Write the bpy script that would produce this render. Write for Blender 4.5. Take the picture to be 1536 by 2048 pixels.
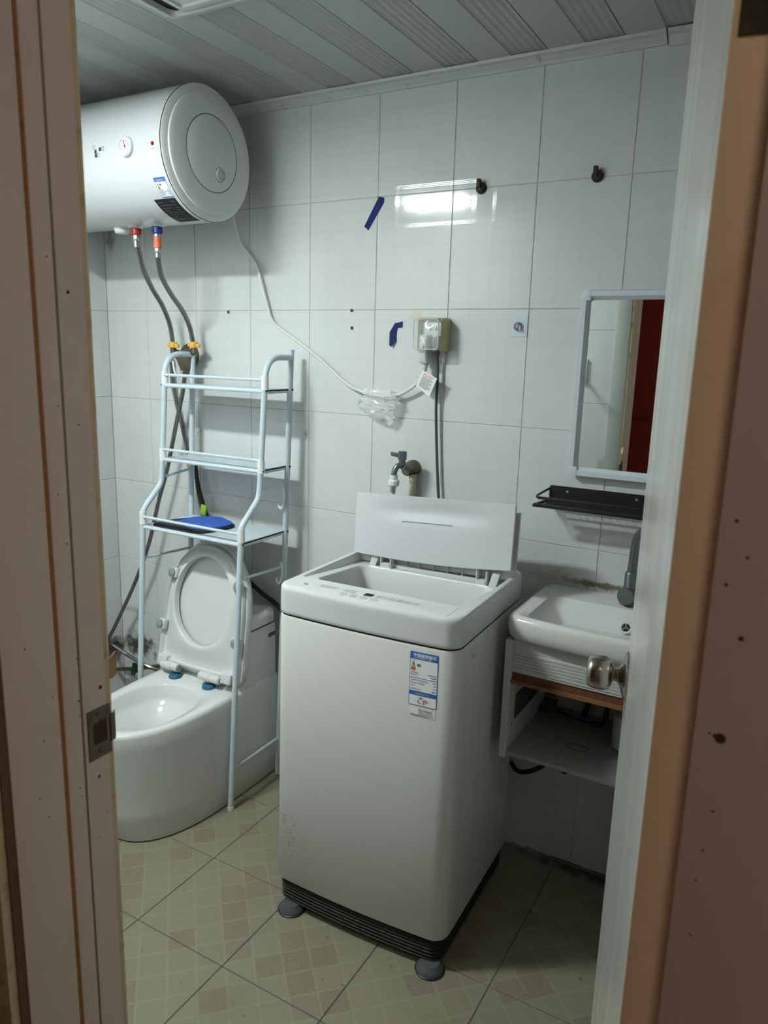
import bpy, bmesh, math, random
from mathutils import Vector, Matrix

for _o in list(bpy.data.objects):
    bpy.data.objects.remove(_o, do_unlink=True)
SC = bpy.context.scene
COL = SC.collection
random.seed(7)
PI = math.pi

# ---------------------------------------------------------------- camera
cam_d = bpy.data.cameras.new('camera')
cam = bpy.data.objects.new('camera', cam_d)
COL.objects.link(cam)
cam_d.sensor_fit = 'VERTICAL'
cam_d.sensor_height = 36.0
cam_d.lens = 1484.34 / 2048.0 * 36.0
cam_d.clip_start = 0.02
_right = Vector((0.86622237, 0.49887894, 0.02790373))
_down = Vector((0.12701120, -0.16583536, -0.97794007))
_fwd = Vector((-0.48324628, 0.85065765, -0.20701351))
_m = Matrix((_right, -_down, -_fwd)).transposed().to_4x4()
_m.translation = Vector((2.43690, -2.05911, 1.52639))
cam.matrix_world = _m
cam_d.dof.use_dof = True
cam_d.dof.focus_distance = 2.25
cam_d.dof.aperture_fstop = 9.0
SC.camera = cam

# ---------------------------------------------------------------- world, exposure
w = bpy.data.worlds.new('world')
SC.world = w
w.use_nodes = True
w.node_tree.nodes['Background'].inputs[0].default_value = (0.6, 0.65, 0.7, 1)
w.node_tree.nodes['Background'].inputs[1].default_value = 0.02
SC.view_settings.view_transform = 'Standard'
SC.view_settings.look = 'None'
SC.view_settings.gamma = 1.0
SC.view_settings.use_curve_mapping = False
SC.view_settings.exposure = 0.0
LAMP_STRENGTH = 375.0        # ceiling panel inside the bathroom
HALL_POWER = 18.0            # warm bulb in the hall behind the doorway

# ---------------------------------------------------------------- dimensions (metres)
RX = 2.45       # right wall
RY = -1.46      # inner face of the front wall
CZ = 2.305      # ceiling

# ---------------------------------------------------------------- mesh helpers
class MB:
    def __init__(s):
        s.v = []; s.f = []
    def add(s, vs, fs):
        o = len(s.v)
        s.v += [tuple(p) for p in vs]
        s.f += [tuple(i + o for i in f) for f in fs]
        return s
    def box(s, x0, x1, y0, y1, z0, z1):
        return s.add([(x0,y0,z0),(x1,y0,z0),(x1,y1,z0),(x0,y1,z0),(x0,y0,z1),(x1,y0,z1),(x1,y1,z1),(x0,y1,z1)],
                     [(0,3,2,1),(4,5,6,7),(0,1,5,4),(1,2,6,5),(2,3,7,6),(3,0,4,7)])
    def obox(s, c, a, b, d):
        c, a, b, d = Vector(c), Vector(a), Vector(b), Vector(d)
        vs = [c + i*a + j*b + k*d for k in (-1,1) for (i,j) in ((-1,-1),(1,-1),(1,1),(-1,1))]
        fs = [(0,3,2,1),(4,5,6,7),(0,1,5,4),(1,2,6,5),(2,3,7,6),(3,0,4,7)]
        if a.cross(b).dot(d) < 0:
            fs = [tuple(reversed(f)) for f in fs]
        return s.add(vs, fs)
    def loft(s, rings, cap0=True, cap1=True):
        n = len(rings[0]); vs = [p for r in rings for p in r]; fs = []
        for k in range(len(rings)-1):
            for i in range(n):
                j = (i+1) % n
                fs.append((k*n+i, k*n+j, (k+1)*n+j, (k+1)*n+i))
        if cap0: fs.append(tuple(reversed(range(n))))
        if cap1: fs.append(tuple((len(rings)-1)*n+i for i in range(n)))
        return s.add(vs, fs)
    def cyl(s, p0, p1, r0, r1=None, n=16, cap=True):
        r1 = r0 if r1 is None else r1
        p0, p1 = Vector(p0), Vector(p1)
        d = (p1-p0).normalized(); u = perp(d); v = d.cross(u)
        ring = lambda p, r: [p + r*(math.cos(2*PI*i/n)*u + math.sin(2*PI*i/n)*v) for i in range(n)]
        return s.loft([ring(p0, r0), ring(p1, r1)], cap, cap)
    def lathe(s, prof, o, axis, n=32, cap0=True, cap1=True):
        o = Vector(o); d = Vector(axis).normalized(); u = perp(d); v = d.cross(u)
        rings = [[o + h*d + r*(math.cos(2*PI*i/n)*u + math.sin(2*PI*i/n)*v) for i in range(n)] for r, h in prof]
        return s.loft(rings, cap0, cap1)
    def tube(s, pts, r, n=10, sub=6, cap=True, radii=None):
        P = catmull([Vector(p) for p in pts], sub) if sub > 1 and len(pts) > 2 else [Vector(p) for p in pts]
        m = len(P); rings = []; u = None
        for i in range(m):
            t = (P[min(i+1, m-1)] - P[max(i-1, 0)]).normalized()
            u = perp(t) if u is None else (u - t*u.dot(t)).normalized()
            v = t.cross(u)
            rr = r if radii is None else radii[0] + (radii[1]-radii[0])*i/(m-1)
            rings.append([P[i] + rr*(math.cos(2*PI*k/n)*u + math.sin(2*PI*k/n)*v) for k in range(n)])
        return s.loft(rings, cap, cap)
    def prism(s, poly, p2a, p2b):
        """poly: 2-D outline; p2a/p2b map (a,b) to the two end planes"""
        return s.loft([[p2a(a, b) for a, b in poly], [p2b(a, b) for a, b in poly]])

def perp(d):
    a = Vector((0,0,1)) if abs(d.z) < 0.9 else Vector((1,0,0))
    return d.cross(a).normalized()

def catmull(P, sub):
    out = []
    for i in range(len(P)-1):
        p0 = P[i-1] if i > 0 else 2*P[0]-P[1]
        p1, p2 = P[i], P[i+1]
        p3 = P[i+2] if i+2 < len(P) else 2*P[-1]-P[-2]
        for k in range(sub):
            t = k/sub
            out.append(0.5*((2*p1) + (p2-p0)*t + (2*p0-5*p1+4*p2-p3)*t*t + (3*p1-p0-3*p2+p3)*t*t*t))
    out.append(P[-1])
    return out

def rrect(x0, x1, y0, y1, r, n=5, m=6, bow=0.0):
    """rounded rectangle outline, counter-clockwise, constant point count; bow pushes the y0 side outwards"""
    pts = []
    cs = [(x1-r, y0+r, -PI/2), (x1-r, y1-r, 0), (x0+r, y1-r, PI/2), (x0+r, y0+r, PI)]
    for k, (cx, cy, a0) in enumerate(cs):
        arc = [(cx + r*math.cos(a0+PI/2*i/n), cy + r*math.sin(a0+PI/2*i/n)) for i in range(n+1)]
        pts += arc
        nx = cs[(k+1) % 4]
        e = (nx[0] + r*math.cos(nx[2]), nx[1] + r*math.sin(nx[2]))
        for i in range(1, m):
            t = i/m
            pts.append((arc[-1][0]*(1-t)+e[0]*t, arc[-1][1]*(1-t)+e[1]*t))
    if bow:
        xc, hw, yc = (x0+x1)/2, (x1-x0)/2, (y0+y1)/2
        pts = [(x, y - bow*(1-((x-xc)/hw)**2)*max(0, (yc-y)/(yc-y0))) for x, y in pts]
    return pts

def at_z(poly, z):
    return [(x, y, z) for x, y in poly]

ORG = {}
def mesh_of(name, mb, off=(0,0,0), sharp=35, bevel=0, seg=2):
    me = bpy.data.meshes.new(name)
    ox, oy, oz = off
    me.from_pydata([(x-ox, y-oy, z-oz) for x, y, z in mb.v], [], mb.f)
    bm = bmesh.new(); bm.from_mesh(me)
    bmesh.ops.recalc_face_normals(bm, faces=bm.faces)
    if bevel:
        ed = [e for e in bm.edges if len(e.link_faces) == 2 and e.calc_face_angle(0) > 0.6]
        bmesh.ops.bevel(bm, geom=ed, offset=bevel, segments=seg, profile=0.6, affect='EDGES', clamp_overlap=True)
    bm.to_mesh(me); bm.free()
    me.shade_smooth()
    me.set_sharp_from_angle(angle=math.radians(sharp))
    return me

def obj(name, mb, mat, parent=None, **kw):
    off = ORG[parent.name] if parent else (0,0,0)
    me = mesh_of(name, mb, off, **kw)
    o = bpy.data.objects.new(name, me)
    COL.objects.link(o)
    me.materials.append(mat)
    o.parent = parent
    ORG[o.name] = off
    return o

def solo(name, mb, mat, base, **kw):
    """a thing that is one mesh, origin at its base"""
    me = mesh_of(name, mb, base, **kw)
    o = bpy.data.objects.new(name, me)
    COL.objects.link(o); o.location = base
    me.materials.append(mat)
    ORG[o.name] = base
    return o

def tag(o, label, cat=None, group=None, kind=None):
    o['label'] = label
    if cat: o['category'] = cat
    if group: o['group'] = group
    if kind: o['kind'] = kind
    return o

def thing(name, label, cat, base, group=None, kind=None, rot=0.0, local=False):
    o = bpy.data.objects.new(name, None)
    COL.objects.link(o)
    o.empty_display_size = 0.05
    o.location = base
    o.rotation_euler = (0, 0, rot)
    ORG[o.name] = (0,0,0) if local else tuple(base)
    return tag(o, label, cat, group, kind)

def put(name, me, loc, parent=None, rot=(0,0,0)):
    """another object sharing mesh data"""
    o = bpy.data.objects.new(name, me)
    COL.objects.link(o)
    off = ORG[parent.name] if parent else (0,0,0)
    o.location = (loc[0]-off[0], loc[1]-off[1], loc[2]-off[2])
    o.rotation_euler = rot
    o.parent = parent
    ORG[o.name] = off
    return o

# ---------------------------------------------------------------- materials
def new_mat(name):
    m = bpy.data.materials.new(name); m.use_nodes = True
    nt = m.node_tree
    return m, nt, nt.nodes['Principled BSDF']

def N(nt, t, **kw):
    n = nt.nodes.new(t)
    for k, v in kw.items():
        if k.startswith('i_'):
            n.inputs[int(k[2:])].default_value = v
        else:
            setattr(n, k, v)
    return n

def L(nt, a, b):
    nt.links.new(a, b)

def M_(nt, op, a, b=None, c=None):
    n = N(nt, 'ShaderNodeMath', operation=op)
    for i, x in enumerate((a, b, c)):
        if x is None: continue
        if isinstance(x, (int, float)): n.inputs[i].default_value = x
        else: L(nt, x, n.inputs[i])
    return n.outputs[0]

def mixc(nt, f, a, b):
    n = N(nt, 'ShaderNodeMix', data_type='RGBA')
    for i, x in ((0, f), (6, a), (7, b)):
        if isinstance(x, (int, float)): n.inputs[i].default_value = x
        elif isinstance(x, tuple): n.inputs[i].default_value = x if len(x) == 4 else x + (1,)
        else: L(nt, x, n.inputs[i])
    return n.outputs[2]

def pos(nt):
    g = N(nt, 'ShaderNodeNewGeometry'); s = N(nt, 'ShaderNodeSeparateXYZ')
    L(nt, g.outputs['Position'], s.inputs[0])
    return g.outputs['Position'], s.outputs

def locpos(nt):
    g = N(nt, 'ShaderNodeTexCoord'); s = N(nt, 'ShaderNodeSeparateXYZ')
    L(nt, g.outputs['Object'], s.inputs[0])
    return g.outputs['Object'], s.outputs

def noise(nt, vec, scale, detail=3.0, rough=0.55):
    n = N(nt, 'ShaderNodeTexNoise')
    n.inputs['Scale'].default_value = scale; n.inputs['Detail'].default_value = detail; n.inputs['Roughness'].default_value = rough
    if vec is not None: L(nt, vec, n.inputs['Vector'])
    return n.outputs['Fac']

def ramp(nt, f, a, b):
    n = N(nt, 'ShaderNodeMapRange'); n.clamp = True; n.interpolation_type = 'SMOOTHSTEP'
    L(nt, f, n.inputs[0]); n.inputs[1].default_value = a; n.inputs[2].default_value = b
    return n.outputs[0]

def scaled(nt, vec, s):
    n = N(nt, 'ShaderNodeMapping'); n.inputs['Scale'].default_value = s
    L(nt, vec, n.inputs['Vector']); return n.outputs[0]

def plain(name, col, rough=0.5, metal=0.0, coat=0.0, dirt=None, dscale=9.0, damt=(0.5, 0.75), bump=0.0, bscale=120.0, trans=0.0, ior=1.45, emit=None, estr=0.0, spec=0.5):
    m, nt, b = new_mat(name)
    b.inputs['Base Color'].default_value = col + (1,)
    b.inputs['Roughness'].default_value = rough
    b.inputs['Metallic'].default_value = metal
    b.inputs['Coat Weight'].default_value = coat
    b.inputs['Coat Roughness'].default_value = 0.08
    b.inputs['IOR'].default_value = ior
    b.inputs['Specular IOR Level'].default_value = spec
    b.inputs['Transmission Weight'].default_value = trans
    if emit:
        b.inputs['Emission Color'].default_value = emit + (1,)
        b.inputs['Emission Strength'].default_value = estr
    if dirt or bump:
        p = pos(nt)[0]
    if dirt:
        f = ramp(nt, noise(nt, p, dscale, 6.0, 0.65), damt[0], damt[1])
        L(nt, mixc(nt, f, col, dirt), b.inputs['Base Color'])
    if bump:
        bn = N(nt, 'ShaderNodeBump'); bn.inputs['Strength'].default_value = bump; bn.inputs['Distance'].default_value = 0.002
        L(nt, noise(nt, p, bscale, 2.0), bn.inputs['Height']); L(nt, bn.outputs[0], b.inputs['Normal'])
    return m

def stain_tone(nt, xs, cx, cy, rx, ry, ax, ay, nz, lo=0.35, hi=0.8):
    """a soft blotch with a noisy outline in the plane of axes ax, ay"""
    dx = M_(nt, 'DIVIDE', M_(nt, 'SUBTRACT', xs[ax], cx), rx)
    dy = M_(nt, 'DIVIDE', M_(nt, 'SUBTRACT', xs[ay], cy), ry)
    d = M_(nt, 'SQRT', M_(nt, 'ADD', M_(nt, 'MULTIPLY', dx, dx), M_(nt, 'MULTIPLY', dy, dy)))
    v = M_(nt, 'ADD', M_(nt, 'SUBTRACT', 1.0, d), M_(nt, 'MULTIPLY', M_(nt, 'SUBTRACT', nz, 0.5), 1.6))
    return ramp(nt, v, lo, hi)

def tile_material(name, ax_u, stain_tones=()):
    m, nt, b = new_mat(name)
    p, xs = pos(nt)
    big = noise(nt, p, 3.0, 5.0)
    fine = noise(nt, p, 38.0, 6.0, 0.7)
    c = mixc(nt, ramp(nt, big, 0.35, 0.7), (0.61, 0.625, 0.62), (0.57, 0.585, 0.575))
    c = mixc(nt, M_(nt, 'MULTIPLY', ramp(nt, fine, 0.69, 0.76), 0.35), c, (0.42, 0.38, 0.30))
    for (cx, cy, rx, ry, col, amt) in stain_tones:
        s = stain_tone(nt, xs, cx, cy, rx, ry, ax_u, 2, noise(nt, p, 22.0, 6.0, 0.7))
        c = mixc(nt, M_(nt, 'MULTIPLY', s, amt), c, col)
    b.inputs['Roughness'].default_value = 0.085
    # woven relief of the glaze: bundles of fine ridges both ways, printed a shade greyer
    bands = []
    def ridges(axis, pitch):
        t = M_(nt, 'FRACT', M_(nt, 'DIVIDE', M_(nt, 'ADD', xs[axis], 5.0), pitch))
        band = M_(nt, 'SUBTRACT', ramp(nt, t, 0.38, 0.42), ramp(nt, t, 0.60, 0.64))
        fine_ = M_(nt, 'POWER', M_(nt, 'ABSOLUTE', M_(nt, 'SINE', M_(nt, 'MULTIPLY', xs[axis], PI/0.0042))), 6.0)
        bands.append(band)
        return M_(nt, 'MULTIPLY', band, fine_)
    h = M_(nt, 'ADD', ridges(ax_u, 0.0625), M_(nt, 'MULTIPLY', ridges(2, 0.055), 0.5))
    bn = N(nt, 'ShaderNodeBump'); bn.inputs['Strength'].default_value = 0.16; bn.inputs['Distance'].default_value = 0.0004
    L(nt, h, bn.inputs['Height']); L(nt, bn.outputs[0], b.inputs['Normal'])
    weave = M_(nt, 'MULTIPLY', M_(nt, 'ADD', bands[0], bands[1]), 0.045)
    L(nt, mixc(nt, weave, c, (0.40, 0.43, 0.44)), b.inputs['Base Color'])
    return m

GROUT = plain('grout', (0.50, 0.455, 0.385), 0.9, dirt=(0.13, 0.11, 0.085), dscale=3.0, damt=(0.56, 0.72))
GROUT_D = plain('floor_grout', (0.13, 0.115, 0.085), 0.9, dirt=(0.05, 0.045, 0.035), dscale=11.0)
MOULD = (0.045, 0.038, 0.025)
TILE_B = tile_material('wall_tile_back', 0, [
    (0.10, 0.30, 0.20, 0.10, MOULD, 0.95), (0.30, 0.36, 0.07, 0.10, (0.16, 0.10, 0.06), 0.8), (0.05, 0.45, 0.25, 0.03, (0.3, 0.27, 0.2), 0.5),
    (1.98, 0.905, 0.24, 0.022, (0.10, 0.095, 0.035), 0.95), (1.85, 0.90, 0.16, 0.06, (0.36, 0.31, 0.21), 0.45),
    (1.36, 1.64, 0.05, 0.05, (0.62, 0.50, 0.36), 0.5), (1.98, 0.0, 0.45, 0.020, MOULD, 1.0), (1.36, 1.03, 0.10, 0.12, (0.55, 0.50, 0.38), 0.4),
    (2.03, 0.62, 0.35, 0.35, (0.52, 0.46, 0.36), 0.55), (1.27, 1.585, 0.03, 0.03, (0.68, 0.6, 0.45), 0.5),
    (0.03, 1.93, 0.05, 0.12, (0.22, 0.21, 0.19), 0.75)])
TILE_L = tile_material('wall_tile_left', 1, [(-0.10, 0.28, 0.25, 0.12, MOULD, 0.95)])
TILE_F = tile_material('wall_tile_front', 0, [(1.62, 1.05, 0.06, 0.10, (0.35, 0.30, 0.22), 0.6)])
TILE_R = tile_material('wall_tile_right', 1, [(-0.7, 1.1, 0.9, 1.2, (0.42, 0.41, 0.37), 0.5)])  # broad greying added to this unseen wall to cut bounced light

def floor_material():
    m, nt, b = new_mat('floor_tile')
    p, xs = pos(nt)
    k = math.sqrt(0.5); pit = 0.3015*math.sqrt(2)/6
    X = M_(nt, 'SUBTRACT', xs[0], 1.017 - 0.3015*8); Y = M_(nt, 'SUBTRACT', xs[1], -0.855 - 0.3*8)
    u = M_(nt, 'DIVIDE', M_(nt, 'MULTIPLY', M_(nt, 'ADD', X, Y), k), pit)
    v = M_(nt, 'DIVIDE', M_(nt, 'MULTIPLY', M_(nt, 'ADD', M_(nt, 'SUBTRACT', X, Y), 10*pit*2/k*3), k), pit)
    cx = N(nt, 'ShaderNodeCombineXYZ'); L(nt, M_(nt, 'FLOOR', u), cx.inputs[0]); L(nt, M_(nt, 'FLOOR', v), cx.inputs[1])
    wn = N(nt, 'ShaderNodeTexWhiteNoise', noise_dimensions='2D'); L(nt, cx.outputs[0], wn.inputs['Vector'])
    cell = wn.outputs['Value']
    def line(t):
        f = M_(nt, 'FRACT', M_(nt, 'ADD', t, 0.5))
        d = M_(nt, 'ABSOLUTE', M_(nt, 'SUBTRACT', f, 0.5))
        return M_(nt, 'SUBTRACT', 1.0, ramp(nt, d, 0.028, 0.050))
    ln = M_(nt, 'MAXIMUM', line(u), line(v))
    c = mixc(nt, ramp(nt, cell, 0.45, 0.95), (0.228, 0.207, 0.140), (0.192, 0.164, 0.112))
    c = mixc(nt, ramp(nt, noise(nt, p, 160.0, 3.0), 0.45, 0.7), c, (0.225, 0.205, 0.142))
    c = mixc(nt, M_(nt, 'MULTIPLY', ln, 0.5), c, (0.275, 0.258, 0.19))
    dirt = ramp(nt, noise(nt, p, 42.0, 5.0, 0.6), 0.665, 0.70)
    c = mixc(nt, M_(nt, 'MULTIPLY', dirt, 0.8), c, (0.10, 0.085, 0.06))
    grime = ramp(nt, noise(nt, p, 4.0, 4.0), 0.52, 0.75)
    c = mixc(nt, M_(nt, 'MULTIPLY', grime, 0.35), c, (0.155, 0.133, 0.09))
    s = stain_tone(nt, xs, 2.05, -0.02, 0.5, 0.05, 0, 1, noise(nt, p, 25.0, 5.0))
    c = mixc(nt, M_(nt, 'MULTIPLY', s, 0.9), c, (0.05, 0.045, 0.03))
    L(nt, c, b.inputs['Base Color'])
    b.inputs['Roughness'].default_value = 0.42
    return m
FLOOR = floor_material()

CERAMIC = plain('sanitary_ceramic', (0.63, 0.64, 0.625), 0.09, coat=0.3)
CERAMIC_OLD = plain('worn_ceramic', (0.65, 0.65, 0.625), 0.16, dirt=(0.60, 0.54, 0.43), dscale=16.0, damt=(0.62, 0.85))
SEAT_PL = plain('seat_plastic', (0.60, 0.615, 0.61), 0.28)
PLAST_W = plain('white_plastic', (0.60, 0.61, 0.61), 0.32, dirt=(0.55, 0.50, 0.42), dscale=60.0, damt=(0.69, 0.75))
PLAST_LID = plain('lid_plastic', (0.60, 0.62, 0.63), 0.5, dirt=(0.45, 0.40, 0.33), dscale=90.0, damt=(0.70, 0.74))
PAD_G = plain('grey_rubber', (0.22, 0.26, 0.28), 0.6)
PAD_B = plain('blue_gasket', (0.03, 0.12, 0.22), 0.45)
HEAT_W = plain('heater_enamel', (0.58, 0.60, 0.61), 0.22, coat=0.2)
HEAT_CAP = plain('heater_cap_plastic', (0.70, 0.71, 0.69), 0.33)
RACK_P = plain('rack_paint', (0.52, 0.595, 0.64), 0.38, dirt=(0.10, 0.07, 0.05), dscale=45.0, damt=(0.71, 0.76))
RACK_J = plain('rack_joint_plastic', (0.72, 0.74, 0.73), 0.45)
RUSTY = plain('rusty_iron', (0.045, 0.035, 0.024), 0.75, metal=0.4, dirt=(0.11, 0.065, 0.035), dscale=80.0)
STEEL = plain('steel', (0.46, 0.46, 0.45), 0.30, metal=1.0)
DARKST = plain('tarnished_brass', (0.16, 0.14, 0.10), 0.45, metal=0.85, dirt=(0.06, 0.05, 0.035), dscale=70.0)
GREYMET = plain('grey_tap_metal', (0.17, 0.19, 0.20), 0.38, metal=0.75)
YELLOW = plain('yellow_plastic', (0.72, 0.40, 0.06), 0.45, dirt=(0.45, 0.24, 0.05), dscale=90.0)
RED = plain('red_plastic', (0.30, 0.02, 0.02), 0.4)
BLUE = plain('blue_plastic', (0.015, 0.025, 0.16), 0.4)
ORANGE = plain('orange_sleeve', (0.62, 0.12, 0.05), 0.5, dirt=(0.6, 0.5, 0.45), dscale=70.0)
GREEN_D = plain('green_plastic', (0.01, 0.06, 0.035), 0.5)
GREEN_L = plain('green_foil', (0.28, 0.45, 0.05), 0.35, dirt=(0.12, 0.22, 0.03), dscale=60.0)
BLACK = plain('black_metal', (0.012, 0.011, 0.010), 0.38)
BLACKPL = plain('black_plastic', (0.015, 0.015, 0.017), 0.6, spec=0.25)
DARKHOSE = plain('dark_rubber', (0.022, 0.020, 0.018), 0.5)
CORD_W = plain('white_cord', (0.66, 0.66, 0.60), 0.45)
CORD_G = plain('grey_cord', (0.055, 0.06, 0.06), 0.5)
PAPER = plain('label_paper', (0.78, 0.79, 0.78), 0.45)
INK = plain('black_ink', (0.03, 0.03, 0.035), 0.6)
INK_G = plain('grey_ink', (0.15, 0.17, 0.19), 0.6)
INK_R = plain('red_ink', (0.55, 0.08, 0.05), 0.6)
INK_GR = plain('green_ink', (0.02, 0.16, 0.05), 0.6)
INK_Y = plain('yellow_ink', (0.70, 0.50, 0.06), 0.6)
LBLUE = plain('label_blue', (0.03, 0.12, 0.42), 0.45)
TAPE = plain('blue_tape', (0.008, 0.018, 0.11), 0.6, spec=0.15)
CLOTH_B = plain('blue_cloth', (0.03, 0.10, 0.42), 0.85, bump=0.4, bscale=300.0)
CLOTH_K = plain('black_binding', (0.02, 0.02, 0.025), 0.8)
CEIL_P = plain('ceiling_plain', (0.36, 0.372, 0.36), 0.35)
CEIL_R = plain('ceiling_ribbed', (0.31, 0.32, 0.31), 0.35)
CEIL_B = plain('ceiling_back', (0.05, 0.05, 0.05), 0.8)
TRIM_P = plain('trim_plastic', (0.47, 0.48, 0.465), 0.4, dirt=(0.22, 0.20, 0.17), dscale=26.0, damt=(0.58, 0.75))
PINK = plain('pink_frame_paint', (0.70, 0.555, 0.485), 0.55, dirt=(0.61, 0.45, 0.35), dscale=7.0, damt=(0.5, 0.9), bump=0.15, bscale=90.0)
ORANGE_W = plain('stained_edge', (0.36, 0.14, 0.045), 0.6, dirt=(0.20, 0.08, 0.03), dscale=30.0)
BROWN_W = plain('brown_edge', (0.16, 0.07, 0.035), 0.6, dirt=(0.06, 0.03, 0.02), dscale=25.0)
MAUVE = plain('mauve_seal', (0.27, 0.22, 0.215), 0.7)
TAN = plain('tan_wood_edge', (0.78, 0.58, 0.38), 0.5, dirt=(0.62, 0.40, 0.21), dscale=14.0, damt=(0.55, 0.85))
TANJ = plain('tan_corner', (0.62, 0.49, 0.31), 0.5, dirt=(0.35, 0.20, 0.09), dscale=30.0)
SPOT = plain('rust_spot', (0.07, 0.03, 0.015), 0.8)
GREYFR = plain('grey_casing', (0.38, 0.39, 0.365), 0.45)
DARKRED = plain('dark_red_varnish', (0.36, 0.040, 0.025), 0.35, dirt=(0.24, 0.024, 0.018), dscale=12.0)
HALLW = plain('hall_plaster', (0.62, 0.58, 0.52), 0.85)
HALLF = plain('hall_floor_stone', (0.40, 0.36, 0.30), 0.5)
MFRAME = plain('mirror_frame_plastic', (0.56, 0.60, 0.635), 0.35)
MFRAME_D = plain('mirror_frame_inner', (0.36, 0.39, 0.41), 0.4)
BOARD = plain('cabinet_board', (0.50, 0.51, 0.49), 0.35, dirt=(0.42, 0.37, 0.29), dscale=14.0, damt=(0.64, 0.9))
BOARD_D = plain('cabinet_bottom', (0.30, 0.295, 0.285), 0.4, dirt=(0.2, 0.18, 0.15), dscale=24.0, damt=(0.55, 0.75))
ROTTEN = plain('rotten_wood', (0.12, 0.045, 0.018), 0.65, dirt=(0.11, 0.04, 0.02), dscale=40.0)
ROTTEN_L = plain('rotten_wood_lip', (0.20, 0.085, 0.032), 0.65, dirt=(0.2, 0.08, 0.03), dscale=40.0)
BASEK = plain('base_plastic', (0.022, 0.019, 0.016), 0.6, dirt=(0.07, 0.06, 0.045), dscale=60.0)
FOOT = plain('foot_rubber', (0.07, 0.075, 0.082), 0.55)
TUBIN = plain('tub_steel', (0.30, 0.30, 0.31), 0.32, metal=0.9)
BOXY = plain('socket_box_plastic', (0.47, 0.43, 0.24), 0.42)
SOCK = plain('socket_plate', (0.72, 0.73, 0.71), 0.4)
PIPE_Y = plain('aged_pvc', (0.50, 0.47, 0.34), 0.5, dirt=(0.30, 0.27, 0.16), dscale=30.0)
GLASSY = plain('clear_plastic', (0.95, 0.97, 0.96), 0.06, trans=1.0, ior=1.15)
LAMPFR = plain('lamp_frame', (0.8, 0.8, 0.8), 0.4)
LAMPD = plain('lamp_diffuser', (0.9, 0.9, 0.9), 0.5, emit=(0.90, 1.0, 0.985), estr=LAMP_STRENGTH)
HALLLAMP = plain('hall_bulb', (0.9, 0.85, 0.75), 0.5, emit=(1.0, 0.87, 0.73), estr=HALL_POWER)
CHROME = plain('satin_nickel', (0.42, 0.38, 0.33), 0.22, metal=1.0)

def mirror_mat():
    m, nt, b = new_mat('mirror_glass')
    b.inputs['Base Color'].default_value = (0.82, 0.86, 0.84, 1); b.inputs['Metallic'].default_value = 1.0
    p = pos(nt)[0]
    sp = ramp(nt, noise(nt, p, 210.0, 2.0), 0.74, 0.77)
    L(nt, M_(nt, 'ADD', 0.015, M_(nt, 'MULTIPLY', sp, 0.5)), b.inputs['Roughness'])
    return m
MIRROR = mirror_mat()

def braid():
    m, nt, b = new_mat('steel_braid')
    p = locpos(nt)[0]
    w_ = N(nt, 'ShaderNodeTexWave'); w_.bands_direction = 'DIAGONAL'
    w_.inputs['Scale'].default_value = 170.0; w_.inputs['Distortion'].default_value = 1.0
    L(nt, p, w_.inputs['Vector'])
    L(nt, mixc(nt, w_.outputs['Fac'], (0.06, 0.056, 0.05), (0.36, 0.35, 0.33)), b.inputs['Base Color'])
    b.inputs['Metallic'].default_value = 0.9; b.inputs['Roughness'].default_value = 0.27
    return m
BRAID = braid()

def bag_mat():
    m, nt, b = new_mat('thin_clear_film')
    b.inputs['Base Color'].default_value = (0.86, 0.88, 0.86, 1); b.inputs['Roughness'].default_value = 0.12
    b.inputs['Alpha'].default_value = 0.30
    return m
BAG = bag_mat()

def cover_mat():
    m, nt, b = new_mat('clear_cover')
    b.inputs['Base Color'].default_value = (0.80, 0.82, 0.78, 1); b.inputs['Roughness'].default_value = 0.10
    b.inputs['Alpha'].default_value = 0.30
    return m
COVER = cover_mat()

def film_mat():
    """door face under creased protective film: vertical ripples in a glossy sheet"""
    m, nt, b = new_mat('door_film')
    p = pos(nt)[0]
    n1 = noise(nt, scaled(nt, p, (26.0, 26.0, 0.9)), 1.0, 4.0)
    c = mixc(nt, ramp(nt, n1, 0.35, 0.65), (0.46, 0.46, 0.43), (0.54, 0.53, 0.49))
    L(nt, c, b.inputs['Base Color'])
    b.inputs['Roughness'].default_value = 0.22
    bn = N(nt, 'ShaderNodeBump'); bn.inputs['Strength'].default_value = 0.25; bn.inputs['Distance'].default_value = 0.004
    L(nt, n1, bn.inputs['Height']); L(nt, bn.outputs[0], b.inputs['Normal'])
    return m
FILM = film_mat()

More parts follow.
